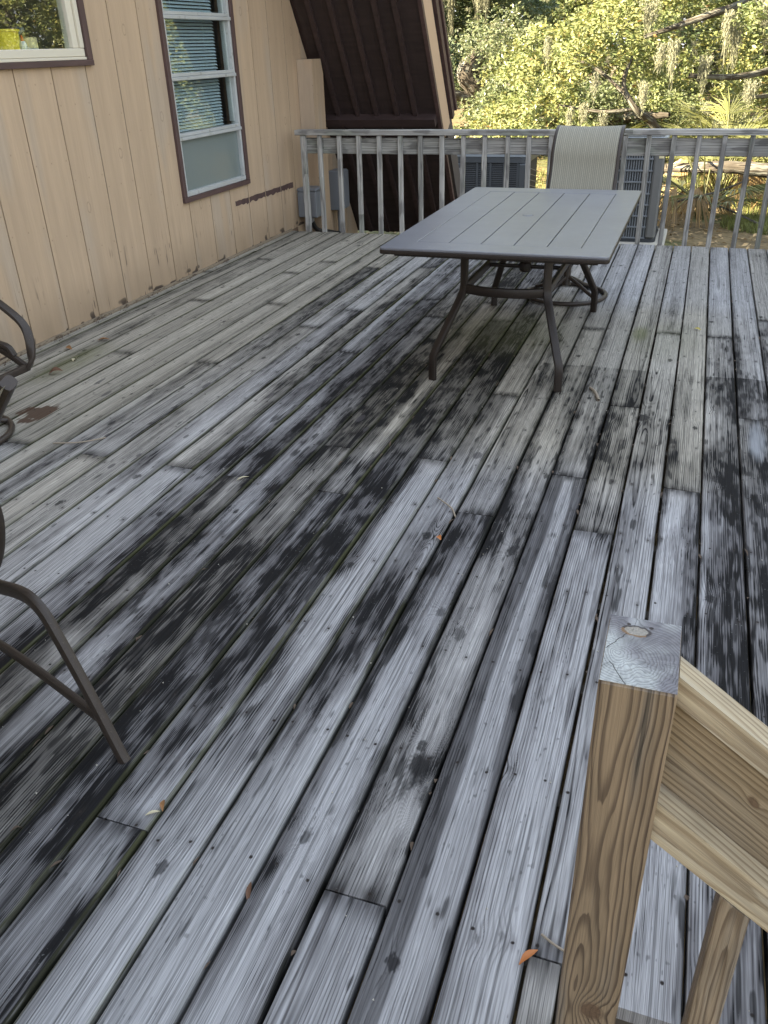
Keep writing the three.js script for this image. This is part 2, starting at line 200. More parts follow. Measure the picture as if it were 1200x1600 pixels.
        let gr = 0; { const e1 = Math.hypot((x + 3.26) / 0.16, (z + 3.72) / 0.5), e2 = Math.hypot((x + 0.19) / 0.07, (z + 5.05) / 0.22), e3 = Math.hypot((x + 0.95) / 0.5, (z + 4.9) / 0.6), e4 = Math.hypot((x + 0.05) / 0.3, (z + 4.95) / 0.5); gr = 0.75 * (1 - sst(0.3, 1, e1)) * (0.5 + 0.6 * streak) + 0.75 * (1 - sst(0.2, 1, e2)) + 0.4 * (1 - sst(0.3, 1, e3)) + 0.22 * (1 - sst(0.3, 1, e4)); }
        const edge = Math.min(s * 0.1445, (0.955 - s) * 0.1445), mossy = (1 - sst(0.002, 0.011, edge + 0.006 * (blot - 0.5))) * sst(-0.3, -1.1, x) * (0.4 + 0.6 * sst(0.4, 0.65, vn(z * 1.7, k * 3.3)));
        gr = Math.min(0.9, gr + mossy * 0.6); R = lerp(R, 0.12 * (0.6 + 0.6 * g), gr * 0.8); G = lerp(G, 0.125 * (0.6 + 0.6 * g), gr * 0.8); B = lerp(B, 0.055 * (0.6 + 0.6 * g), gr * 0.8);
        const dk = 1 - sst(-0.004, 0.005, edge); R *= 1 - 0.6 * dk; G *= 1 - 0.6 * dk; B *= 1 - 0.6 * dk;
        { const e = Math.hypot((x + 2.93) / 0.11, (z + 3.03) / 0.14) + 0.5 * (vn(x * 30, z * 30) - 0.5) + 0.4 * (fib2 - 0.5), m = (1 - sst(0.6, 0.85, e)) * 0.92; R = lerp(R, 0.075, m); G = lerp(G, 0.045, m); B = lerp(B, 0.03, m); }
        for (const q of SPOTS) { if (Math.abs(z - q[1]) > 0.1) continue; const e = Math.hypot((x - q[0]) / q[3], (z - q[1]) / q[2]), m = (1 - sst(0.75, 1, e)) * 0.7; R = lerp(R, 0.07, m); G = lerp(G, 0.065, m); B = lerp(B, 0.068, m); }
        if (k === 1) { const e = Math.hypot((s - 0.5) / 0.32, (z + 3.6) / 0.28) + 0.35 * (blot - 0.5) + 0.3 * (fib2 - 0.5), m = (1 - sst(0.45, 1.0, e)) * (0.35 + 0.5 * streak); R = lerp(R, 0.34, m); G = lerp(G, 0.355, m); B = lerp(B, 0.375, m); }
        let nail = 0; if (jn < 0.05) for (let ni = 0; ni < 2; ni++) { const ns = ni ? 0.76 : 0.19, wo = 0.16 * (PV[(k * 31 + ni * 57 + Math.round(z / 0.4085 + 40.5) * 13) & 255] - 0.5), wz = 0.03 * (PV[(k * 17 + ni * 23 + Math.round(z / 0.4085 + 40.5) * 7) & 255] - 0.5), dx = (s - ns - wo) * 0.1445, dz = z - JN(z) - wz, d = Math.hypot(dx, dz) * (0.7 + 0.6 * vn(s * 40, z * 90)); nail = Math.max(nail, 1 - sst(0.0024, 0.0052, d), 0.55 * (1 - sst(0.003, 0.014, Math.hypot(dx, dz * 0.5) * (0.5 + vn(s * 30 + 5, z * 40)))) * PV[(k * 11 + ni * 3 + Math.round(z / 0.4085 + 40.5) * 5) & 255]); }
        R = lerp(R, 0.028, nail); G = lerp(G, 0.024, nail); B = lerp(B, 0.022, nail);
        const o = (j * W + r * 128 + i) * 4; c[o] = q8(R); c[o + 1] = q8(G); c[o + 2] = q8(B); c[o + 3] = 255;
        const hgt = 0.62 + 0.22 * lw * con + 0.34 * (fib - 0.5) + 0.16 * (fine - 0.5) - 0.5 * crack - nail * 0.4 - knot * 0.1; b[o] = b[o + 1] = b[o + 2] = hgt < 0 ? 0 : hgt > 1 ? 255 : hgt * 255; b[o + 3] = 255;
      }
    }
  }
  const mk = (a, cs) => { const t = new THREE.DataTexture(a, W, H, THREE.RGBAFormat); t.magFilter = THREE.LinearFilter; t.minFilter = THREE.LinearMipmapLinearFilter; t.generateMipmaps = true; if (cs) t.colorSpace = THREE.SRGBColorSpace; t.needsUpdate = true; return t; };
  return new THREE.MeshPhysicalMaterial({ map: mk(c, true), bumpMap: mk(b, false), bumpScale: 0.0021, roughness: 0.85, specularIntensity: 0.22 });
}
const deckMats = [deckSheet(-28, 16), deckSheet(-12, 16)];
const deck = thing('deck_floor', 'weathered grey wooden deck floor with black mildew streaks', null, [0, 0, 0], null, 'structure');
{
  const q = rng(4242);
  const board = (k, z0, z1, x0, x1) => {
    const row = k > 3 ? k - 4 : k, sheet = row < -12 ? 0 : 1, r = row - (sheet ? -12 : -28), t = 0.036, c = 0.0035 + q() * 0.0015, lift = (q() - 0.5) * 0.003, roll = (q() - 0.5) * 0.003;
    const zs = [z0, ...[-4.0, -2.2, -0.6].filter(z => z > z0 + 0.01 && z < z1 - 0.01), z1], prof = [[x0, -t], [x0, -c], [x0 + c * 0.35, -c * 0.3], [x0 + c, 0], [x1 - c, 0], [x1 - c * 0.35, -c * 0.3], [x1, -c], [x1, -t]];
    const P = [], U = [], wob = zs.map(() => (q() - 0.5) * 0.002);
    const v = (a, i) => [prof[a][0] + wob[i], prof[a][1] + lift + roll * (a > 3 ? 1 : -1), zs[i]], uv = (a, i) => [(r + Math.min(0.985, Math.max(0.012, (prof[a][0] - X0 - k * PITCH) / PITCH))) / 16, warp(zs[i])];
    const tri = (a, b, d) => { for (const [p, i] of [a, b, d]) { P.push(...v(p, i)); U.push(...uv(p, i)); } };
    for (let i = 0; i < zs.length - 1; i++) for (let a = 0; a < prof.length - 1; a++) { tri([a, i], [a, i + 1], [a + 1, i + 1]); tri([a, i], [a + 1, i + 1], [a + 1, i]); }
    for (const [i, s] of [[0, 1], [zs.length - 1, -1]]) for (let a = 1; a < prof.length - 1; a++) s > 0 ? tri([0, i], [a, i], [a + 1, i]) : tri([0, i], [a + 1, i], [a, i]);
    const g = new THREE.BufferGeometry(); g.setAttribute('position', new THREE.Float32BufferAttribute(P, 3)); g.setAttribute('uv', new THREE.Float32BufferAttribute(U, 2)); g.computeVertexNormals();
    part(deck, 'deck_board', g, deckMats[sheet]);
  };
  for (let k = -27; k <= 4; k++) {
    const near = k <= -2 ? 1.0 : -0.95, zs = [ZFAR + 0.004 * q(), ...JOINTS[k], near], gap = k < -9 ? 0.0055 : 0.0078;
    for (let i = 0; i < zs.length - 1; i++) {
      const x0 = Math.max(WALLX + 0.004, X0 + k * PITCH + gap * (0.35 + 0.3 * q())), x1 = X0 + (k + 1) * PITCH - gap * (0.35 + 0.3 * q());
      board(k, zs[i] + (i ? 0.0018 : 0), zs[i + 1] - 0.0018, x0, k === -2 && zs[i] > -1.1 ? -0.036 : x1);
    }
  }
  const jm = mat(0.11, 0.095, 0.075, 0.9);
  for (const z of [...JOISTS.filter(z => z > -7.5), -0.61, -0.2, 0.21, 0.6]) part(deck, 'joist', cbox(WALLX + 0.01, z > -0.7 ? -0.04 : 0.62, -0.20, -0.0375, z - 0.019, z + 0.019, 0.002, 0), jm);
  part(deck, 'rim_joist', cbox(WALLX + 0.01, 0.64, -0.22, -0.0375, -7.582, -7.545, 0.002, 0), jm);
  part(deck, 'rim_joist', cbox(-0.03, 0.64, -0.22, -0.04, -0.995, -0.955, 0.002, 0), jm);
}

// ------------------------------------------------------------------ ground
const GY = -0.47;
{
  const t = bake(1024, 1024, (u, v, o) => {
    const a = fbm(u * 16 + 2 * vn(u * 6, v * 6), v * 16), b = vn(u * 200, v * 200), c = fbm(u * 60, v * 60), g = sst(0.55, 0.7, fbm(u * 5 + 40, v * 5));
    const l = 0.5 + 0.5 * b + 0.6 * (c - 0.5); o[0] = lerp(0.15, 0.22, a) * l; o[1] = lerp(0.11, 0.16, a) * l; o[2] = lerp(0.055, 0.075, a) * l;
    o[0] = lerp(o[0], 0.10 * l, g * 0.6); o[1] = lerp(o[1], 0.13 * l, g * 0.6); o[2] = lerp(o[2], 0.035 * l, g * 0.6); o[3] = 0.3 + 0.4 * c + 0.3 * b;
  }, true);
  t.map.repeat.set(70, 70); t.bumpMap.repeat.set(70, 70);
  const g = new THREE.PlaneGeometry(420, 420, 1, 1); g.rotateX(-Math.PI / 2);
  const m = new THREE.Mesh(g, new THREE.MeshStandardMaterial({ map: t.map, bumpMap: t.bumpMap, bumpScale: 0.02, roughness: 0.95 })); m.name = 'ground'; m.position.y = GY; m.receiveShadow = true; m.userData = { label: 'leaf littered ground with patches of grass', kind: 'structure' }; scene.add(m);
}

// ------------------------------------------------------------------ house
const sidingTex = bake(1024, 1024, (u, v, o) => {                // 8 planks side by side, 2.6 m tall from the bottom edge
  const pl = Math.floor(u * 8), s = u * 8 - pl, y = v * 2.6, st = vn(u * 300, y * 3 + pl * 9), st2 = vn(u * 90, y * 0.9 + pl * 3), bl = fbm(u * 14 + pl, y * 1.6), fine = vn(u * 420, y * 14);
  let l = 0.88 + 0.10 * st2 + 0.07 * (st - 0.5) + 0.12 * (bl - 0.5) + 0.05 * (fine - 0.5); const pale = sst(0.55, 0.75, fbm(u * 11 + 31, y * 0.8)) * 0.35;
  o[0] = 0.475 * l; o[1] = 0.352 * l; o[2] = 0.234 * l;
  const gy = (o[0] + o[1] + o[2]) / 3; o[0] = lerp(o[0], gy * 1.12, pale); o[1] = lerp(o[1], gy * 1.0, pale); o[2] = lerp(o[2], gy * 0.84, pale);
  const low = 1 - sst(0.0, 0.35, y); const dirt = low * 0.55 * (0.4 + bl); o[0] = lerp(o[0], 0.22, dirt); o[1] = lerp(o[1], 0.16, dirt); o[2] = lerp(o[2], 0.10, dirt);
  const scr = sst(0.80, 0.9, vn(u * 330, y * 11 + 3)) * sst(0.5, 0.75, vn(u * 28 + 5, y * 3.5)) * (1 - sst(0.12, 0.5, y)); const ch = sst(0.62, 0.8, vn(u * 46, y * 26 + 7) + 0.25 * (1 - sst(0, 0.06, y)) - 0.12) * (1 - sst(0.015, 0.09, y)); const dk = Math.min(1, scr * 0.8 + ch * 0.95);
  o[0] = lerp(o[0], 0.045, dk); o[1] = lerp(o[1], 0.03, dk); o[2] = lerp(o[2], 0.022, dk);
  const kx = s - 0.3 - 0.4 * PV[pl], ky = y - 0.35 - 1.5 * PV[pl + 9], kd = Math.hypot(kx * 0.32, ky * 0.6); if (kd < 0.03) { const e = Math.abs(kd - 0.016 - 0.004 * st); const m = (1 - sst(0.0, 0.004, e)) * 0.3; o[0] *= 1 - m; o[1] *= 1 - m; o[2] *= 1 - m; }
  for (const ns of [0.08, 0.5, 0.92]) { const ny = Math.abs(((y + 0.1 * pl) % 0.42) - 0.21), d = Math.hypot((s - ns) * 0.32, ny); if (d < 0.006) { const m = 0.55 * (1 - sst(0.002, 0.006, d)); o[0] = lerp(o[0], 0.16, m); o[1] = lerp(o[1], 0.10, m); o[2] = lerp(o[2], 0.06, m); } }
  o[3] = 0.5 + 0.4 * (st - 0.5) + 0.3 * (fine - 0.5) - dk * 0.4;
}, true, THREE.RepeatWrapping);
const sidingMat = new THREE.MeshStandardMaterial({ map: sidingTex.map, bumpMap: sidingTex.bumpMap, bumpScale: 0.0012, roughness: 0.72 });
const tanPaint = mat(0.50, 0.355, 0.235, 0.7), grooveMat = mat(0.16, 0.105, 0.07, 0.9);
const trimTex = bake(256, 512, (u, v, o) => { const l = 0.8 + 0.3 * vn(u * 60, v * 8) + 0.2 * (fbm(u * 8, v * 8) - 0.5); o[0] = 0.085 * l; o[1] = 0.050 * l; o[2] = 0.046 * l; o[3] = vn(u * 70, v * 10); }, true);
const trimMat = new THREE.MeshStandardMaterial({ map: trimTex.map, bumpMap: trimTex.bumpMap, bumpScale: 0.001, roughness: 0.6 });
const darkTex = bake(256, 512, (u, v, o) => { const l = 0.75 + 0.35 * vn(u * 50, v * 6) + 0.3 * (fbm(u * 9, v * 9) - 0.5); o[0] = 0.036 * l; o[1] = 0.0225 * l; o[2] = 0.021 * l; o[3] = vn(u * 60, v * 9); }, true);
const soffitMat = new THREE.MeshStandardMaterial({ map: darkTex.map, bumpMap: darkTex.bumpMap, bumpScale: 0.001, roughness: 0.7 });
const aluTex = bake(256, 256, (u, v, o) => { const l = 0.86 + 0.2 * (fbm(u * 12, v * 12) - 0.5) + 0.08 * vn(u * 90, v * 5), d = sst(0.66, 0.8, fbm(u * 20 + 9, v * 20)) * 0.5; o[0] = lerp(0.50 * l, 0.24, d); o[1] = lerp(0.52 * l, 0.23, d); o[2] = lerp(0.52 * l, 0.2, d); o[3] = 0.5; });
const aluMat = new THREE.MeshStandardMaterial({ map: aluTex.map, roughness: 0.45, metalness: 0.15 });
const creamMat = mat(0.62, 0.58, 0.47, 0.55);
const glass = new THREE.MeshPhysicalMaterial({ color: new THREE.Color(0.93, 0.97, 0.96), transmission: 1, thickness: 0, roughness: 0.005, ior: 1.75 });

const glassT = glass.clone(); glassT.ior = 1.5;
const RY = 1.41, RZ = -8.29, RIDGE = -2.8;                          // a point of the roof's underside at the wall, the ridge's z
const roofZ = (y) => RZ + (y - RY) / ROOF_S, roofY = (z) => (z < RIDGE ? RY + (z - RZ) * ROOF_S : RY + (2 * RIDGE - z - RZ) * ROOF_S);
const house = thing('a_frame_house', 'tan grooved house wall with steep dark brown A-frame roof overhang', 'house', [WALLX, GY, RIDGE]);
const BW = { y0: 1.518, y1: 2.35, z0: -4.886, z1: -3.1 }, TW = { y0: 0.575, y1: 2.24, z0: -6.775, z1: -5.80 };
{
  const q = rng(31);
  part(house, 'wall', (() => {                                    // the sheathing behind the planks, with both openings
    const z0 = roofZ(GY) + 0.02, z1 = 2 * RIDGE - z0, sh = new THREE.Shape([new THREE.Vector2(z0, GY), new THREE.Vector2(z1, GY), new THREE.Vector2(RIDGE, roofY(RIDGE) - 0.03)]);
    for (const w of [BW, TW]) sh.holes.push(new THREE.Path([[w.z0, w.y0], [w.z0, w.y1], [w.z1, w.y1], [w.z1, w.y0]].map(p => new THREE.Vector2(...p))));
    const g = new THREE.ExtrudeGeometry(sh, { depth: 0.1, bevelEnabled: false }); g.rotateY(-Math.PI / 2); g.translate(WALLX - 0.012, 0, 0); return g.index ? g.toNonIndexed() : g;
  })(), grooveMat);
  // groove-to-groove planks, cut by the openings and by the roof
  const PP = 0.3226, ph = [];
  for (let i = 0; i < 40; i++) { const a = -3.902 + (i - 17) * PP; ph.push(a); }
  let n = 0;
  for (const a of ph) {
    const b = a + PP, g0 = 0.0045, za = a + g0, zb = b - g0, rects = [];
    const bot = za < ZFAR - 0.2 ? GY + 0.1 : 0.012 + (q() - 0.5) * 0.012, top = 3.4;
    const cuts = [za, zb]; for (const w of [BW, TW]) for (const z of [w.z0 - 0.03, w.z1 + 0.03]) if (z > za && z < zb) cuts.push(z);
    cuts.sort((x, y) => x - y);
    for (let i = 0; i < cuts.length - 1; i++) { const m = (cuts[i] + cuts[i + 1]) / 2, w = [BW, TW].find(w => m > w.z0 - 0.03 && m < w.z1 + 0.03); rects.push(...(w ? [[cuts[i], cuts[i + 1], bot, w.y0 - 0.03], [cuts[i], cuts[i + 1], w.y1 + 0.03, top]] : [[cuts[i], cuts[i + 1], bot, top]])); }
    const gs = [], ou = (n * 3 % 8) / 8 - a * 0.125 / PP * 1.0;
    for (const [c, d, y0, y1] of rects) {
      let poly = [[y0, c], [y0, d], [y1, d], [y1, c]];
      const lim = (y, z) => Math.min(y, roofY(z) - 0.03); if (lim(y1, c) < y0 && lim(y1, d) < y0) continue;
      if (lim(y1, c) < y1 || lim(y1, d) < y1) { const zc = Math.max(c, c < RIDGE ? roofZ(y0 + 0.03) : c), zd = Math.min(d, d > RIDGE ? 2 * RIDGE - roofZ(y0 + 0.03) : d); poly = [[y0, zc], [y0, zd]]; if (lim(y1, zd) > y0 + 1e-4) poly.push([lim(y1, zd), zd]); if (c < RIDGE && d > RIDGE) poly.push([y1, RIDGE]); else { const zt = c < RIDGE ? roofZ(y1 + 0.03) : 2 * RIDGE - roofZ(y1 + 0.03); if (zt > zc + 1e-4 && zt < zd - 1e-4) poly.push([y1, zt]); } if (lim(y1, zc) > y0 + 1e-4) poly.push([lim(y1, zc), zc]); }
      gs.push(prism(poly, 0, WALLX - 0.011, WALLX, 1, 0.125 / PP, 1 / 2.6, ou, -0.012 / 2.6));
    }
    for (const g of gs) part(house, 'siding_plank', g, sidingMat); n++;
  }
  part(house, 'gable_panel', (() => { const y = 3.41; return prism([[y, roofZ(y)], [y, 2 * RIDGE - roofZ(y)], [roofY(RIDGE) - 0.05, RIDGE]], 0, WALLX - 0.010, WALLX - 0.002, 1, 1.2, 1 / 2.6); })(), sidingMat);
  part(house, 'wall_sill', cbox(WALLX - 0.02, WALLX + 0.022, -0.02, 0.016, -7.6, 1.2, 0.008, 2), mat(0.2, 0.16, 0.11, 0.95));
  // roof: two slabs, underside along roofY; unseen length added to shade the air conditioners
  const t = 0.30, ex0 = -20, ex1 = -2.47, ny = 0.542, nz = 0.84, slab = (s, y0, y1, o0, o1, x0, x1, m, name, su = 1) => {
    const Z = (z) => s < 0 ? z : 2 * RIDGE - z, p = (y, o) => [y + ny * o, Z(roofZ(y) - nz * o)];
    return part(house, name, prism([p(y0, o0), p(y1, o0), p(y1, o1), p(y0, o1)], 0, x0, x1, 0, su, 1), m);
  };
  const yTop = roofY(RIDGE), yB = -0.335;
  slab(-1, yB, yTop, 0, 0.05, ex0, ex1, soffitMat, 'roof'); slab(1, yB, yTop, 0, 0.05, ex0, ex1, soffitMat, 'roof');
  const shingle = mat(0.09, 0.075, 0.065, 0.95);
  for (const s of [-1, 1]) slab(s, yB, yTop + 0.25, 0.25, 0.45, ex0, ex1 - 0.01, shingle, 'shingles');
  // rake at the open end: dark inner edge, tan fascia board, dark line, brown drip boards
  slab(-1, yB, yTop, -0.015, 0.03, ex1, ex1 + 0.035, trimMat, 'rake_edge');
  slab(-1, 0.70, yTop, 0.031, 0.265, ex1 - 0.01, ex1 + 0.03, tanPaint, 'fascia_board');
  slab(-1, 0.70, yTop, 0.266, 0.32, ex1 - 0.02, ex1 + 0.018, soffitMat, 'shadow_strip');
  slab(-1, 0.70, yTop, 0.321, 0.39, ex1 - 0.02, ex1 + 0.05, trimMat, 'drip_board'); slab(-1, 0.70, yTop, 0.391, 0.45, ex1 - 0.02, ex1 + 0.034, trimMat, 'drip_board'); slab(-1, 0.70, yTop, 0.451, 0.50, ex1 - 0.02, ex1 + 0.056, trimMat, 'drip_board');
  slab(1, yB, yTop, 0.0, 0.5, ex1 - 0.01, ex1 + 0.03, tanPaint, 'fascia_board');
  // ribs under the overhang and the beam across them
  const ribMat = new THREE.MeshStandardMaterial({ map: darkTex.map, color: new THREE.Color(1.35, 1.3, 1.3), roughness: 0.7 });
  for (const x of [-3.49, -3.28, -3.08, -2.865, -2.68]) slab(-1, yB + 0.02, yTop - 0.2, -0.035, 0.001, x - 0.021, x + 0.021, ribMat, 'rib', 1);
  slab(-1, 0.885, 0.955, -0.09, 0.0, WALLX + 0.01, ex1 - 0.002, ribMat, 'cross_beam');
  // rake trim where wall and roof meet
  const tr = (y0, y1, o0, o1, x1) => { const p = (y, o) => [y, roofZ(y) + o]; return prism([p(y0, o0), p(y1, o0), p(y1, o1), p(y0, o1)], 0, WALLX, x1, 1, 1, 1); };
  part(house, 'rake_trim', tr(1.40, 8.5, 0.0, -0.10, WALLX + 0.03), trimMat); part(house, 'rake_trim', tr(-0.33, 0.35, 0, -0.1, WALLX + 0.03), soffitMat);
  part(house, 'corner_chase', [prism([[GY + 0.35, -7.99], [1.455, -7.99], [1.455, -8.20], [1.33, -8.246], [GY + 0.35, -8.246]], 0, WALLX + 0.003, -3.5, 1, 0.3, 0.4)], sidingMat, 'tan boxed corner under the roof overhang');
  // paint left where a board came off, one patch on each plank
  for (const [z0, z1] of [[-6.56, -6.80], [-6.815, -7.12], [-7.135, -7.44], [-7.455, -7.72]]) {
    const top = [], bot = []; for (let i = 0; i <= 9; i++) { const z = z0 + (z1 - z0) * i / 9; top.push([0.428 + 0.006 * (q() - 0.5), z]); bot.unshift([0.385 + 0.022 * (q() - 0.6), z]); }
    part(house, 'paint_patch', prism([...top, ...bot], 0, WALLX + 0.0002, WALLX + 0.0016, 1), trimMat, 'flaking strip of brown paint');
  }
  // windows
  const win = (name, w, label) => { const m = new THREE.Group(); m.name = name; m.userData.label = label; house.add(m); return m; };
  const X = WALLX;
  { const w = win('window', BW, 'wide window with pale frame and brown trim'), { y0, y1, z0, z1 } = BW;
    part(w, 'trim', [cbox(X - 0.005, X + 0.026, y0 - 0.032, y0, z0 - 0.05, z1 + 0.05, 0.002, 2), cbox(X - 0.005, X + 0.024, y0 + 0.0005, y1, z0 - 0.05, z0 - 0.0005, 0.002, 1), cbox(X - 0.005, X + 0.026, y1, y1 + 0.05, z0 - 0.05, z1 + 0.05, 0.002, 2), cbox(X - 0.005, X + 0.024, y0 + 0.0005, y1, z1 + 0.0005, z1 + 0.05, 0.002, 1)], trimMat);
    part(w, 'frame', [cbox(X - 0.07, X + 0.014, y0 + 0.001, y0 + 0.016, z0 + 0.001, z1 - 0.001, 0.002, 2), cbox(X - 0.07, X + 0.008, y0 + 0.017, y0 + 0.062, z0 + 0.001, z1 - 0.001, 0.004, 2), cbox(X - 0.07, X + 0.010, y0 + 0.063, y1, z0 + 0.001, z0 + 0.036, 0.003, 1), cbox(X - 0.07, X - 0.004, y0 + 0.063, y1, z0 + 0.037, z0 + 0.088, 0.004, 1), cbox(X - 0.07, X + 0.008, y1 - 0.06, y1 - 0.001, z0 + 0.09, z1 - 0.001, 0.004, 2)], creamMat);
    part(w, 'pane', cbox(X - 0.034, X - 0.030, y0 + 0.06, y1 - 0.05, z0 + 0.086, z1 - 0.02, 0.0005), glass); }
  { const w = win('window', TW, 'tall awning window of stacked panes with silver frame'), { y0, y1, z0, z1 } = TW, F = 0.042;
    part(w, 'trim', [cbox(X - 0.005, X + 0.024, y0 - 0.036, y0 - 0.0005, z0 - 0.05, z1 + 0.045, 0.002, 2), cbox(X - 0.005, X + 0.022, y0, y1, z0 - 0.05, z0 - 0.0005, 0.002, 1), cbox(X - 0.005, X + 0.022, y0, y1, z1 + 0.0005, z1 + 0.045, 0.002, 1), cbox(X - 0.005, X + 0.024, y1, y1 + 0.045, z0 - 0.05, z1 + 0.045, 0.002, 2)], trimMat);
    part(w, 'frame', [cbox(X - 0.06, X + 0.012, y0 + 0.001, y0 + 0.036, z0 + 0.001, z1 - 0.001, 0.003, 2), cbox(X - 0.06, X + 0.010, y0 + 0.037, y1 - 0.04, z0 + 0.001, z0 + 0.03, 0.003, 1), cbox(X - 0.06, X + 0.010, y0 + 0.037, y1 - 0.04, z1 - 0.034, z1 - 0.001, 0.003, 1), cbox(X - 0.06, X + 0.012, y1 - 0.039, y1 - 0.001, z0 + 0.001, z1 - 0.001, 0.003, 2), cbox(X - 0.06, X - 0.02, y0 + 0.46, y1 - 0.04, z0 + 0.031, z0 + 0.052, 0.003, 1)], aluMat);
    const ys = [y0 + 0.037, 0.985, 1.38, 1.768, y1 - 0.04];
    for (let i = 1; i < 4; i++) part(w, 'crossbar', [cbox(X - 0.045, X + 0.018, ys[i] - 0.018, ys[i] + 0.006, z0 - 0.002, z1 + 0.002, 0.003, 2), cbox(X - 0.045, X + 0.012, ys[i] + 0.007, ys[i] + 0.03, z0 + 0.02, z1 - 0.02, 0.003, 2)], aluMat);
    const frosted = new THREE.MeshPhysicalMaterial({ color: new THREE.Color(0.30, 0.36, 0.35), roughness: 0.22, transmission: 0.45, thickness: 0, ior: 1.6 });
    for (let i = 0; i < 4; i++) part(w, 'pane', cbox(X - 0.022, X - 0.018, ys[i] + (i ? 0.02 : -0.002), ys[i + 1] - 0.01, z0 + 0.029, z1 - 0.033, 0.0005), i ? glassT : frosted, i ? undefined : 'frosted lowest pane');
    const slats = []; for (let y = 0.62; y < 2.2; y += 0.0225) { const g = cbox(-0.0115, 0.0115, -0.0006, 0.0006, z0 + 0.12, z1 - 0.02, 0.0002, 2); g.rotateZ(-0.75); g.translate(X - 0.085, y, 0); slats.push(g); }
    for (const z of [z0 + 0.3, z1 - 0.25]) slats.push(cbox(X - 0.0725, X - 0.0715, 0.6, 2.2, z - 0.0015, z + 0.0015, 0.0002)); part(w, 'blind_slats', slats, mat(0.40, 0.48, 0.53, 0.6)).userData.kind = 'stuff';
  }
  // the dark room behind the windows
  const room = mat(0.16, 0.15, 0.13, 0.9), R0 = X - 3.0;
  part(house, 'room_shell', [cbox(R0 - 0.1, R0, -0.3, 2.6, -7.2, -1, 0.002), cbox(R0, X - 0.13, 2.5, 2.6, -7.2, -1, 0.002), cbox(R0, X - 0.13, -0.1, 0, -7.2, -1, 0.002), cbox(R0, X - 0.13, 0, 2.5, -7.2, -7.1, 0.002), cbox(R0, X - 0.13, 0, 2.5, -1.1, -1, 0.002), cbox(R0, X - 0.14, 0, 2.5, -5.32, -5.24, 0.002)], room);
  part(house, 'window_sill', cbox(X - 0.34, X - 0.112, 1.53, 1.556, -4.95, -3.0, 0.004, 2), creamMat);
  // roof-side utility boxes on the wall below the overhang
}

// ------------------------------------------------------------------ weathered deck railing
const greyWood = (() => { const t = bake(256, 1024, (u, v, o) => {     // 0.24 m across, 1.6 m along
  const st = vn(u * 70, v * 9), st2 = vn(u * 24 + 5, v * 3), bl = fbm(u * 4, v * 7), ln = Math.abs(((u * 17 + 1.2 * vn(u * 3, v * 3.5)) % 1) - 0.5) * 2, cr = sst(0.84, 0.94, vn(u * 44, v * 4 + 3));
  let l = 0.74 + 0.4 * (st - 0.5) + 0.35 * (st2 - 0.5) + 0.25 * (bl - 0.5) - 0.16 * sst(0.55, 0.95, ln); l *= 1 - 0.5 * cr;
  o[0] = 0.50 * l; o[1] = 0.49 * l; o[2] = 0.46 * l; const g = sst(0.55, 0.75, fbm(u * 3 + 20, v * 4 + 11)) * 0.4, d = sst(0.52, 0.72, fbm(u * 5 + 50, v * 9)) * 0.55;
  o[0] = lerp(o[0], 0.23 * l, g); o[1] = lerp(o[1], 0.28 * l, g); o[2] = lerp(o[2], 0.20 * l, g); o[0] = lerp(o[0], 0.08, d); o[1] = lerp(o[1], 0.075, d); o[2] = lerp(o[2], 0.074, d); o[3] = 0.6 + 0.5 * (st - 0.5) - 0.5 * cr - 0.2 * ln;
}, true); return [1, 1.12, 0.86].map((k, i) => new THREE.MeshStandardMaterial({ map: t.map, bumpMap: t.bumpMap, bumpScale: 0.0022, roughness: 0.85, color: new THREE.Color().setRGB(k, k * (i === 2 ? 1.01 : 1), k) })); })();
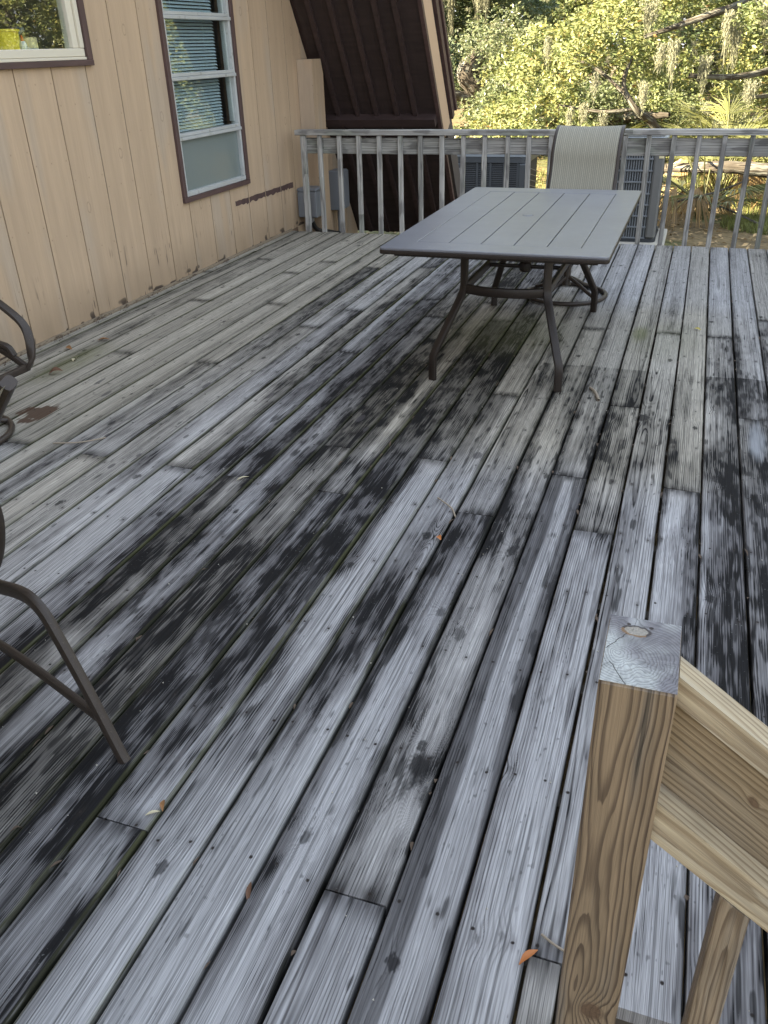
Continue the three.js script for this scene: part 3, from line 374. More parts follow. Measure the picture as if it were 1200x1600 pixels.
{
  const q = rng(12), R = thing('deck_railing', 'weathered grey wooden deck railing with square balusters along the far deck edge', 'railing', [-1.5, 0, ZFAR]);
  const gw = () => greyWood[(q() * 3) | 0], wood = (x0, x1, y0, y1, z0, z1, L) => cbox(x0, x1, y0, y1, z0, z1, 0.004, L, 1 / 0.24, 1 / 1.6);
  part(R, 'top_rail', wood(-3.545, -1.155, 0.848, 0.892, ZFAR - 0.088, ZFAR + 0.006, 0), greyWood[0]); part(R, 'top_rail', wood(-1.152, 0.79, 0.853, 0.896, ZFAR - 0.088, ZFAR + 0.006, 0), greyWood[1]);
  part(R, 'middle_rail', wood(-3.50, -1.97, 0.690, 0.822, ZFAR - 0.085, ZFAR - 0.047, 0), greyWood[2]); part(R, 'middle_rail', wood(-1.966, 0.74, 0.694, 0.826, ZFAR - 0.085, ZFAR - 0.047, 0), greyWood[0]);
  for (const x of [-3.475, -3.311, -3.119, -2.928, -2.732, -2.53, -2.342, -2.144, -1.956, -1.764, -1.564, -1.377, -1.191, -0.995, -0.785, -0.59, -0.405, -0.214, -0.021, 0.17, 0.37, 0.548]) {
    const w = x < -3.4 ? 0.026 : 0.0195, tw = (q() - 0.5) * 0.02, g = wood(-w, w, -0.2, 0.845 + (x > -1.2 ? 0.005 : 0), -0.020, 0.020, 1);
    const a = g.attributes.position; for (let i = 0; i < a.count; i++) a.setX(i, a.getX(i) + tw * (a.getY(i) - 0.4)); g.translate(x, 0, ZFAR - 0.0265);
    part(R, 'baluster', g, gw());
  }
  part(R, 'corner_post', wood(0.655, 0.745, -0.4, 0.85, ZFAR - 0.045, ZFAR + 0.045, 1), greyWood[2]);
  const S = thing('deck_railing', 'weathered grey deck railing returning along the right edge, seen edge on', 'railing', [0.70, 0, -6.5]);
  part(S, 'top_rail', wood(0.655, 0.745, 0.853, 0.896, ZFAR + 0.009, -5.2, 2), greyWood[1]); part(S, 'middle_rail', wood(0.73, 0.768, 0.694, 0.826, ZFAR + 0.047, -5.2, 2), greyWood[0]);
  for (let i = 0; i < 11; i++) { const z = ZFAR + 0.22 + i * 0.195; part(S, 'baluster', wood(0.6885, 0.7285, -0.2, 0.85, z - 0.02, z + 0.02, 1), gw()); }
}

// ------------------------------------------------------------------ new pine stair post and handrail
function pine(w, h, mw, ml, P) {   // face of a board sawn from a log: pith at (cx, depth) metres, ring spacing sp
  return bake(w, h, (u, v, o) => {
    const x = u * mw, y = v * ml; let xx = x - P.cx + 0.012 * (vn(y * 2.2, P.s) - 0.5) + 0.003 * (vn(y * 14, P.s + 4) - 0.5), dd = P.depth + (P.tilt || 0) * (y - ml * 0.5) + P.wav * (vn(y * P.wf, P.s + 2) - 0.5), r = Math.sqrt(xx * xx + dd * dd), kn = 0;
    for (const [kx, ky, kr] of P.knots || []) { const a = Math.hypot(x - kx, (y - ky) * 0.8), e = Math.exp(-(a * a) / (kr * kr * 2.6)); r += kr * 1.1 * e; kn = Math.max(kn, (1 - sst(kr * 0.8, kr * 0.95, a)) + 0.6 * (1 - sst(0, kr * 0.14, Math.abs(a - kr)))); }
    const t = r / P.sp + 0.7 * vn(u * 5, y * 5 + P.s) + 0.3 * vn(u * 12, y * 16 + P.s) + 0.1 * vn(u * 40, y * 30), f = t - Math.floor(t), band = PV[(Math.floor(t) * 7 + 3) & 255], lw = sst(0.25 + 0.3 * band, 0.86, f) * (1 - sst(0.93, 1, f)) * (0.55 + 0.45 * band);
    const fib = vn(u * 150 * mw / 0.09, y * 28), fib2 = vn(u * 60 * mw / 0.09, y * 6), bl = fbm(u * 4 + P.s, y * 6), cr = sst(0.90, 0.96, vn(u * 26 * mw / 0.09, y * 3.3 + P.s)) * (P.crack ?? 1);
    const l = (0.84 + 0.26 * (fib - 0.5) + 0.2 * (fib2 - 0.5) + 0.35 * (bl - 0.5)) * (1 - 0.55 * cr);
    for (let k = 0; k < 3; k++) o[k] = lerp(P.light[k], P.dark[k], lw) * l;
    const wx = sst(0.5, 0.8, fbm(u * 3 + 9, y * 3 + P.s)) * (P.grey || 0); const g = (o[0] + o[1] + o[2]) / 3; o[0] = lerp(o[0], g, wx); o[1] = lerp(o[1], g, wx); o[2] = lerp(o[2], g * 0.95, wx);
    if (kn > 0) { const ring = 0.75 + 0.5 * vn(x * 400, y * 400); o[0] = lerp(o[0], 0.085 * ring, kn * 0.85); o[1] = lerp(o[1], 0.05 * ring, kn * 0.85); o[2] = lerp(o[2], 0.028 * ring, kn * 0.85); }
    o[3] = 0.5 + 0.3 * (fib - 0.5) + 0.3 * lw - 0.5 * cr;
  }, true);
}
const pineMat = (t, b = 0.0008) => new THREE.MeshStandardMaterial({ map: t.map, bumpMap: t.bumpMap, bumpScale: b, roughness: 0.62 });
const setUV = (g, fn) => { const p = g.attributes.position, n = g.attributes.normal, u = g.attributes.uv; for (let i = 0; i < p.count; i++) u.setXY(i, ...fn(p.getX(i), p.getY(i), p.getZ(i), n.getX(i), n.getY(i), n.getZ(i))); return g; };
const PX0 = -0.0265, PX1 = 0.0605, PZ0 = -0.900, PZ1 = -0.768, PY = 0.898;
const frontTex = pine(512, 2048, 0.087, 1.0, { cx: 0.026, depth: 0.010, wav: 0.03, wf: 3.4, tilt: 0.006, sp: 0.0072, s: 11.3, light: [0.232, 0.172, 0.108], dark: [0.046, 0.028, 0.018], knots: [[0.050, 0.265, 0.017]], grey: 0.35 });
const sideTex = pine(256, 1024, 0.132, 1.0, { cx: 0.03, depth: 0.05, wav: 0.012, wf: 2, sp: 0.006, s: 41, light: [0.32, 0.225, 0.125], dark: [0.13, 0.075, 0.035], grey: 0.3 });
const endTex = bake(512, 768, (u, v, o) => {
  const x = u * 0.087, y = v * 0.132, wx = 0.009 * (fbm(u * 3, v * 4) - 0.5) * 2 + 0.0014 * (vn(u * 30, v * 40) - 0.5), ka = Math.hypot((x - 0.033) / 1.5, y - 0.026), bump = 0.016 * Math.exp(-ka * ka / 0.0005);
  const r = Math.hypot(x - 0.022 + wx, y - 0.082 + wx) + bump, t = r / 0.0042, f = t - Math.floor(t), lw = sst(0.3, 0.85, f) * (1 - sst(0.9, 1, f)), ang = Math.atan2(y - 0.082, x - 0.022), ray = vn(ang * 22, r * 90), fine = vn(u * 300, v * 300), bl = fbm(u * 3.2, v * 4), bl2 = sst(0.3, 0.75, fbm(u * 2 + 4, v * 2 + 1) + 0.35 * (u - 0.45) + 0.12 * (1 - v));
  let l = (1 - 0.30 * lw) * (0.74 + 0.32 * ray + 0.2 * (fine - 0.5) + 0.35 * (bl - 0.5)); o[0] = lerp(0.43, 0.19, bl2) * l; o[1] = lerp(0.45, 0.185, bl2) * l; o[2] = lerp(0.44, 0.20, bl2) * l;
  const kx = x - 0.034, ky = y - 0.028, k = Math.hypot(kx / 1.65, ky) + 0.002 * (vn(u * 20, v * 20) - 0.5), rim = 1 - sst(0.0006, 0.0022, Math.abs(k - 0.0098)), inn = 1 - sst(0.0085, 0.0095, k);
  const kl = 0.7 + 0.4 * vn(u * 60, v * 60); o[0] = lerp(o[0], 0.36 * kl, inn * 0.7); o[1] = lerp(o[1], 0.33 * kl, inn * 0.7); o[2] = lerp(o[2], 0.27 * kl, inn * 0.7);
  const rust = rim * (ky > -0.003 && kx < 0.012 ? 0.8 : 0); o[0] = lerp(o[0], 0.20, rust); o[1] = lerp(o[1], 0.105, rust); o[2] = lerp(o[2], 0.035, rust);
  const black = Math.max(rim * (ky <= -0.003 || kx >= 0.012 ? 0.9 : 0), 1 - sst(0.0018, 0.003, Math.hypot(kx + 0.010, ky + 0.012)), 1 - sst(0.002, 0.0034, Math.hypot(kx - 0.017, ky + 0.011))); o[0] = lerp(o[0], 0.03, black); o[1] = lerp(o[1], 0.022, black); o[2] = lerp(o[2], 0.022, black);
  const c1 = (y < 0.072 && y > 0.036 && x < 0.024) ? 1 - sst(0.0003, 0.0009, Math.abs(x - 0.024 + (y - 0.036) * 0.6 + 0.002 * vn(v * 30, 2))) : 0, c2 = (y > 0.095 && x > 0.006 && x < 0.03) ? 1 - sst(0.0003, 0.0009, Math.abs(x - 0.008 - (y - 0.095) * 0.55 - 0.002 * vn(v * 26, 5))) : 0, cr = sst(0.9, 0.95, vn(ang * 30, r * 40)) * 0.5, c = Math.max(c1, c2, cr); o[0] *= 1 - 0.8 * c; o[1] *= 1 - 0.8 * c; o[2] *= 1 - 0.8 * c;
  o[3] = 0.6 - 0.25 * lw - 0.5 * c - 0.5 * black + 0.2 * (fine - 0.5);
}, true, THREE.ClampToEdgeWrapping);
const endMat = pineMat(endTex, 0.0016), pineFront = pineMat(frontTex), pineSide = pineMat(sideTex);
{
  const P = thing('stair_post', 'thick brown pine post with weathered grey cut top at the stair opening', 'post', [(PX0 + PX1) / 2, 0, (PZ0 + PZ1) / 2]);
  const g = setUV(cbox(PX0, PX1, GY, PY - 0.0015, PZ0, PZ1, 0.0035, 1), (x, y, z, nx, ny, nz) => Math.abs(nz) > 0.5 ? [(x - PX0) / (PX1 - PX0), y] : [(z - PZ0) / (PZ1 - PZ0), y + 0.3]);
  const pick = (front) => { const p = g.attributes.position, n = g.attributes.normal, keep = []; for (let i = 0; i < p.count; i += 3) { const isF = Math.abs(n.getZ(i)) > 0.4; if (isF === front) keep.push(i, i + 1, i + 2); } const o = new THREE.BufferGeometry(); for (const k of ['position', 'normal', 'uv']) { const a = g.attributes[k], s = a.itemSize, b = new Float32Array(keep.length * s); keep.forEach((j, m) => { for (let c = 0; c < s; c++) b[m * s + c] = a.array[j * s + c]; }); o.setAttribute(k, new THREE.BufferAttribute(b, s)); } return o; };
  part(P, 'face', pick(true), pineFront); part(P, 'side', pick(false), pineSide);
  part(P, 'cut_top', setUV(cbox(PX0 + 0.0006, PX1 - 0.0006, PY - 0.0014, PY, PZ0 + 0.0006, PZ1 - 0.0006, 0.0006), (x, y, z) => [(x - PX0) / (PX1 - PX0), (z - PZ0) / (PZ1 - PZ0)]), endMat, 'weathered grey end grain with a knot and cracks');
}
{
  const railTex = pine(512, 1024, 0.09, 1.2, { cx: 0.02, depth: 0.03, wav: 0.04, wf: 2.2, sp: 0.0085, s: 71, light: [0.44, 0.37, 0.25], dark: [0.21, 0.145, 0.08], grey: 0.35, crack: 0.6 });
  const wideTex = pine(512, 1024, 0.16, 1.2, { cx: 0.09, depth: 0.012, wav: 0.05, wf: 2.4, tilt: 0.035, sp: 0.0105, s: 23, light: [0.275, 0.212, 0.13], dark: [0.105, 0.064, 0.032], knots: [[0.06, 0.14, 0.008]], grey: 0.25, crack: 0.5 });
  const balTex = pine(256, 1024, 0.06, 0.8, { cx: 0.02, depth: 0.02, wav: 0.03, wf: 3.5, sp: 0.0066, s: 93, light: [0.27, 0.21, 0.14], dark: [0.095, 0.06, 0.034], grey: 0.3, crack: 0.6 });
  const S = thing('stair_handrail', 'sloping pine stair handrail running down from the post at right', 'handrail', [PX1, PY, -0.82]);
  const sl = -0.735, len = 1.5, railM = pineMat(railTex), wideM = pineMat(wideTex);
  const run = (y, h, z0, z1, m, name, tw) => { const x0 = PX1 + 0.0012, g = prism([[x0, y], [x0 + len, y + sl * len], [x0 + len, y + sl * len - h], [x0, y - h]], 2, z0, z1); setUV(g, (x, yy, z, nx, ny, nz) => { const al = (x - x0) * 1.24, ac = Math.abs(nz) > 0.5 ? (y + sl * (x - x0) - yy) : (z1 - z) + h; return [ac / tw, al / 1.2]; }); return part(S, name, g, m); };
  run(0.888, 0.040, -0.852, -0.812, railM, 'upper_rail', 0.09); run(0.8475, 0.235, -0.860, -0.8245, wideM, 'rail_board', 0.16); run(0.705, 0.066, -0.824, -0.787, railM, 'lower_rail', 0.11);
  const g = cbox(0.158, 0.199, -0.45, 0.60, -0.826, -0.788, 0.002, 1, 1 / 0.06, 1 / 0.8, 0.37, 0.2); const p = g.attributes.position; for (let i = 0; i < p.count; i++) if (p.getY(i) > 0.4) p.setY(i, 0.636 + sl * (p.getX(i) - PX1)); part(S, 'baluster', g, pineMat(balTex));
  const g2 = cbox(0.318, 0.359, -0.45, 0.50, -0.826, -0.788, 0.002, 1, 1 / 0.06, 1 / 0.8, 0.1, 0.6); const p2 = g2.attributes.position; for (let i = 0; i < p2.count; i++) if (p2.getY(i) > 0.3) p2.setY(i, 0.636 + sl * (p2.getX(i) - PX1)); part(S, 'baluster', g2, pineMat(balTex));
}

// ------------------------------------------------------------------ table
const bronzeTex = bake(256, 256, (u, v, o) => { const n = vn(u * 200, v * 200), b = fbm(u * 8, v * 8), l = 0.85 + 0.25 * (b - 0.5) + 0.1 * n, s = sst(0.86, 0.95, vn(u * 120 + 9, v * 120)) * 0.5; o[0] = lerp(0.041 * l, 0.15, s); o[1] = lerp(0.032 * l, 0.115, s); o[2] = lerp(0.026 * l, 0.08, s); o[3] = n; }, true);
const bronze = new THREE.MeshPhysicalMaterial({ map: bronzeTex.map, roughness: 0.42, specularIntensity: 0.7 });
{
  const tableMetal = bronze.clone(); tableMetal.color.setRGB(0.55, 0.52, 0.52);
  const topSheenTex = bake(512, 512, (u, v, o) => { const w = fbm(u * 5, v * 5), d = fbm(u * 30, v * 30), r = vn(u * 190, v * 190), sp = sst(0.88, 0.96, vn(u * 80, v * 80 + 5)) * 0.15, l = 0.9 + 0.25 * (w - 0.5) + 0.12 * (d - 0.5) + 0.06 * r + sp; o[0] = 0.150 * l; o[1] = 0.156 * l; o[2] = 0.176 * l; o[3] = 0.5 + 0.4 * (r - 0.5); }, true);  // pale blue sky sheen painted into the colour; the metal itself is dark
  const roughTex = bake(256, 256, (u, v, o) => { const w = 0.30 + 0.16 * fbm(u * 7, v * 7) + 0.05 * vn(u * 100, v * 100); o[0] = o[1] = o[2] = Math.pow(w, 2.2); }, false).map; roughTex.colorSpace = THREE.SRGBColorSpace;
  const topSheenM = new THREE.MeshStandardMaterial({ map: topSheenTex.map, bumpMap: topSheenTex.bumpMap, bumpScale: 0.0003, roughness: 0.37 });
  const T = thing('patio_table', 'long grey brown metal slatted patio table on splayed legs', 'table', [-0.832, 0, -4.69]);
  const x0 = -1.358, x1 = -0.306, z0 = -5.63, z1 = -3.742, y = 0.72, bx = 0.140, bz = 0.165;
  const rr = (a, b, c, d, r) => { const s = new THREE.Shape(); s.moveTo(a + r, c); s.lineTo(b - r, c); s.quadraticCurveTo(b, c, b, c + r); s.lineTo(b, d - r); s.quadraticCurveTo(b, d, b - r, d); s.lineTo(a + r, d); s.quadraticCurveTo(a, d, a, d - r); s.lineTo(a, c + r); s.quadraticCurveTo(a, c, a + r, c); return s; };
  const flat = (sh, dp, bev, yt) => { const g = new THREE.ExtrudeGeometry(sh, { depth: dp - 2 * bev, bevelEnabled: true, bevelThickness: bev, bevelSize: bev, bevelOffset: -bev, bevelSegments: 3, curveSegments: 6 }); g.rotateX(Math.PI / 2); g.translate(0, yt - bev, 0); return g.index ? g.toNonIndexed() : g; };
  const rim = rr(x0, x1, z0, z1, 0.025); rim.holes.push(new THREE.Path([[x0 + bx, z0 + bz], [x0 + bx, z1 - bz], [x1 - bx, z1 - bz], [x1 - bx, z0 + bz]].map(p => new THREE.Vector2(...p))));
  part(T, 'rim', flat(rim, 0.012, 0.004, y), topSheenM); part(T, 'edge_band', flat(rr(x0 - 0.0015, x1 + 0.0015, z0 - 0.0015, z1 + 0.0015, 0.026), 0.020, 0.005, y - 0.0105), tableMetal); part(T, 'top_base', cbox(x0 + 0.03, x1 - 0.03, y - 0.034, y - 0.0100, z0 + 0.02, z1 - 0.02, 0.002), tableMetal);  // edge band shows the dark metal, without the sheen painted on top
  const n = 5, w = (x1 - x0 - 2 * bx) / n;
  for (let i = 0; i < n; i++) part(T, 'slat', cbox(x0 + bx + i * w + 0.0022, x0 + bx + (i + 1) * w - 0.0022, y - 0.0095, y - 0.0010, z0 + bz + 0.0024, z1 - bz - 0.0024, 0.0016, 2), topSheenM);
  part(T, 'umbrella_cap', lathe([[0, 0.0015], [0.024, 0.0015], [0.0262, 0], [0.0264, -0.002]], -0.832, y - 0.0005, -4.683, 24), topSheenM); part(T, 'cap_ring', lathe([[0.0268, 0.0004], [0.0288, 0.0004]], -0.832, y - 0.0010 + 0.0002, -4.683, 24), mat(0.03, 0.03, 0.03));
  part(T, 'apron', [cbox(x0 + 0.05, x1 - 0.05, y - 0.052, y - 0.031, z1 - 0.11, z1 - 0.07, 0.004, 0), cbox(x0 + 0.05, x1 - 0.05, y - 0.052, y - 0.031, z0 + 0.07, z0 + 0.11, 0.004, 0), cbox(x0 + 0.06, x0 + 0.10, y - 0.052, y - 0.031, z0 + 0.115, z1 - 0.115, 0.004, 2), cbox(x1 - 0.10, x1 - 0.06, y - 0.052, y - 0.031, z0 + 0.115, z1 - 0.115, 0.004, 2)], tableMetal).name = 'apron';
  const cx = -0.838, cz = -4.715;
  for (const sx of [-1, 1]) for (const sz of [-1, 1]) part(T, 'leg', bar([[cx + sx * 0.212, 0.69, cz + sz * 0.545], [cx + sx * 0.212, 0.46, cz + sz * 0.545], [cx + sx * 0.216, 0.425, cz + sz * 0.55], [cx + sx * 0.228, 0.39, cz + sz * 0.57], [cx + sx * 0.312, 0.165, cz + sz * 0.72], [cx + sx * 0.324, 0.13, cz + sz * 0.733], [cx + sx * 0.326, 0.09, cz + sz * 0.735], [cx + sx * 0.326, 0.004, cz + sz * 0.735]], 0.026, 0.04, { up: [0.93 * sx, 0, -0.36 * sz], round: 0.28 }), tableMetal);
  for (const sz of [-1, 1]) { const z = cz + sz * 0.545, b = sz * 0.05; part(T, 'end_rail', bar([[cx - 0.205, 0.44, z], [cx - 0.1, 0.44, z + b * 0.8], [cx, 0.44, z + b], [cx + 0.1, 0.44, z + b * 0.8], [cx + 0.205, 0.44, z]], 0.022, 0.048, { curved: true, n: 12 }), tableMetal); }
  for (const sx of [-1, 1]) part(T, 'side_rail', bar([[cx + sx * 0.212, 0.44, cz - 0.53], [cx + sx * 0.212, 0.44, cz + 0.53]], 0.022, 0.045), tableMetal);
  part(T, 'cross_rail', bar([[cx - 0.205, 0.44, cz], [cx + 0.205, 0.44, cz]], 0.022, 0.022, { round: 0.48 }), tableMetal); part(T, 'umbrella_hub', lathe([[0, 0.028], [0.024, 0.028], [0.034, 0.018], [0.034, -0.018], [0.024, -0.028], [0, -0.028]], cx, 0.44, cz, 16), tableMetal);
}

// ------------------------------------------------------------------ sling chairs
const slingTex = bake(256, 256, (u, v, o) => {                    // 0.1 m square: columns of pale twill dashes on dark threads
  const c = u * 8, col = Math.floor(c), s = c - col, t = v * 14 + (col & 1) * 0.5, f = t - Math.floor(t), dot = sst(0.12, 0.28, s) * (1 - sst(0.72, 0.88, s)) * sst(0.14, 0.3, f) * (1 - sst(0.74, 0.9, f)), th = 0.75 + 0.5 * vn(u * 130, v * 130), pale = (col % 4 === 0) ? 1.12 : 1;
  o[0] = lerp(0.21, 0.37 * pale, dot) * th; o[1] = lerp(0.205, 0.355 * pale, dot) * th; o[2] = lerp(0.17, 0.28 * pale, dot) * th; o[3] = 0.3 + 0.5 * dot;
}, true);
const sling = new THREE.MeshStandardMaterial({ map: slingTex.map, bumpMap: slingTex.bumpMap, bumpScale: 0.0015, roughness: 0.85 });
function slingGeo(path, x0, x1, n = 40) {                          // path of [y, z] swept across x0..x1
  const P = new THREE.CatmullRomCurve3(path.map(p => new THREE.Vector3(0, p[0], p[1])), false, 'centripetal').getPoints(n), pos = [], uv = [], idx = []; let L = 0;
  P.forEach((p, i) => { if (i) L += p.distanceTo(P[i - 1]); for (let k = 0; k <= 4; k++) { const s = k / 4, sag = 0.012 * Math.sin(Math.PI * s); pos.push(lerp(x0, x1, s), p.y - sag * 0.6, p.z - sag * 0.6); uv.push((x1 - x0) * s * 10, L * 10); } });
  for (let i = 0; i < P.length - 1; i++) for (let k = 0; k < 4; k++) { const a = i * 5 + k; idx.push(a, a + 1, a + 5, a + 1, a + 6, a + 5); }
  const g = new THREE.BufferGeometry(); g.setAttribute('position', new THREE.Float32BufferAttribute(pos, 3)); g.setAttribute('uv', new THREE.Float32BufferAttribute(uv, 2)); g.setIndex(idx); g.computeVertexNormals(); return g.toNonIndexed();
}
const swivelProfile = [[0.375, 0.30], [0.415, 0.27], [0.425, 0.12], [0.405, -0.06], [0.41, -0.19], [0.50, -0.25], [0.60, -0.275], [0.72, -0.335], [0.80, -0.365], [0.88, -0.385], [0.96, -0.44], [1.015, -0.52], [1.025, -0.58]];
function swivelChair(name, label, x, z, turn, deep = 0) {                    // faces +z before turning
  const C = thing(name, label, 'chair', [0, 0, 0], 'sling patio chairs'), hw = 0.205, dp = deep ? 0.07 : 0;
  const rail = (sx) => bar(swivelProfile.map(p => [sx * (hw + 0.012), p[0] - 0.010, p[1] - 0.010]), 0.024, 0.030, { curved: true, n: 44, up: [1, 0, 0] });
  part(C, 'seat_sling', slingGeo(deep ? [[0.39, 0.02], ...swivelProfile.slice(3)] : swivelProfile, -hw - 0.004, hw + 0.004, 44), sling, 'woven beige sling fabric');
  for (const s of [-1, 1]) { part(C, 'side_rail', rail(s), bronze);
    part(C, 'armrest', bar([[s * 0.235, 0.63, -0.30], [s * 0.258, 0.655, -0.16], [s * 0.265, 0.655, 0.06], [s * 0.263, 0.63 - dp, 0.20 + dp], [s * 0.258, 0.55 - dp, 0.265 + dp * 1.3], [s * 0.225, 0.42 - dp, 0.285 + dp * 1.3], [s * 0.217, 0.385 - dp, 0.283 + dp]], 0.040, 0.020, { curved: true, n: 26, up: [0, 1, 0] }), bronze); }
  part(C, 'crossbar', bar([[-hw, 0.385, 0.2], [hw, 0.385, 0.2]], 0.02, 0.03), bronze); part(C, 'crossbar', bar([[-hw, 0.37, -0.15], [hw, 0.37, -0.15]], 0.02, 0.03), bronze);
  if (deep) { part(C, 'front_bar', bar([[-0.222, 0.318, 0.352], [0.222, 0.318, 0.352]], 0.022, 0.034), bronze); for (const s of [-1, 1]) part(C, 'seat_strut', bar([[s * 0.217, 0.318, 0.35], [s * 0.217, 0.392, 0.20], [s * 0.217, 0.385, 0.02]], 0.022, 0.03, { curved: true, n: 8 }), bronze); }
  part(C, 'swivel_plate', [cbox(-0.12, 0.12, 0.34, 0.365, -0.13, 0.17, 0.006), cbox(-0.09, 0.09, 0.24, 0.262, -0.1, 0.12, 0.005), tube([[0.05, 0.26, -0.06], [0.05, 0.34, -0.06]], 0.025, 2, 10), tube([[-0.05, 0.26, -0.06], [-0.05, 0.34, -0.06]], 0.025, 2, 10), tube([[0, 0.26, 0.09], [0, 0.34, 0.09]], 0.025, 2, 10)], bronze);
  part(C, 'column', lathe([[0.0, 0.24], [0.026, 0.24], [0.026, 0.10], [0.032, 0.08], [0, 0.075]], 0, 0, 0, 16), bronze);
  const ring = []; for (let i = 0; i < 24; i++) ring.push([Math.cos(i / 24 * 2 * Math.PI) * 0.268, 0.017, Math.sin(i / 24 * 2 * Math.PI) * 0.268]);
  part(C, 'base_ring', tube(ring, 0.0145, 60, 10, true), bronze);
  for (let i = 0; i < 4; i++) { const a = i * Math.PI / 2 + 0.5, c = Math.cos(a), s = Math.sin(a); part(C, 'spoke', tube([[c * 0.262, 0.022, s * 0.262], [c * 0.20, 0.045, s * 0.20], [c * 0.1, 0.095, s * 0.1], [c * 0.02, 0.13, s * 0.02]], 0.013, 10, 8), bronze); }
  C.position.set(x, 0, z); C.rotation.y = turn; return C;
}
swivelChair('swivel_chair', 'beige sling swivel chair pushed in at the far end of the table', -0.742, -5.80, -0.02);
swivelChair('swivel_chair', 'dark framed sling chair on a ring base by the tan wall, cut off at left', -3.10, -2.645, Math.PI / 2 - 0.05, 1);
{ // the nearer chair at the left edge: bent legs joined by a low brace
  const C = thing('stacking_chair', 'bronze framed sling chair with bent leg and low brace at the left foreground', 'chair', [-1.55, 0, -1.2]);
  const d = [-0.955, -0.297], o = [-1.145, -1.187], p = (t, y, s = 0) => [o[0] + d[0] * t + 0.297 * s, y, o[1] + d[1] * t - (-0.955) * s];
  const leg = (s) => bar([p(0, 0.0, s), p(0.012, 0.02, s), p(0.10, 0.20, s), p(0.17, 0.325, s), p(0.205, 0.375, s), p(0.25, 0.397, s), p(0.31, 0.394, s), p(0.40, 0.375, s), p(0.62, 0.36, s), p(0.72, 0.34, s), p(0.80, 0.26, s), p(0.90, 0.0, s)], 0.036, 0.026, { curved: true, n: 48, up: [0.297, 0, -0.955], round: 0.42 });
  for (const s of [0, 0.80]) { part(C, 'leg_frame', leg(s), bronze); part(C, 'brace', bar([p(0.055, 0.108, s), p(0.45, 0.145, s), p(0.85, 0.12, s)], 0.02, 0.028, { curved: true, n: 12, round: 0.4 }), bronze); }
  const back = [[0.50, 0.40], [0.42, 0.41], [0.34, 0.49], [0.285, 0.60], [0.28, 0.68], [0.255, 0.76], [0.185, 0.87], [0.065, 0.99]];
  const path = [[0.86, 0.42], ...back];
  for (const s of [0.015, 0.785]) part(C, 'side_rail', bar(path.map(([t, y]) => p(t, y, s)), 0.026, 0.034, { curved: true, n: 40, up: [0.297, 0, 0.955] }), bronze);
  const g = slingGeo(path.map(([t, y]) => [y, t]), 0.03, 0.77, 40), a = g.attributes.position; for (let i = 0; i < a.count; i++) { const q = p(a.getZ(i), a.getY(i), a.getX(i)); a.setXYZ(i, ...q); } g.computeVertexNormals(); part(C, 'seat_sling', g, sling);
}

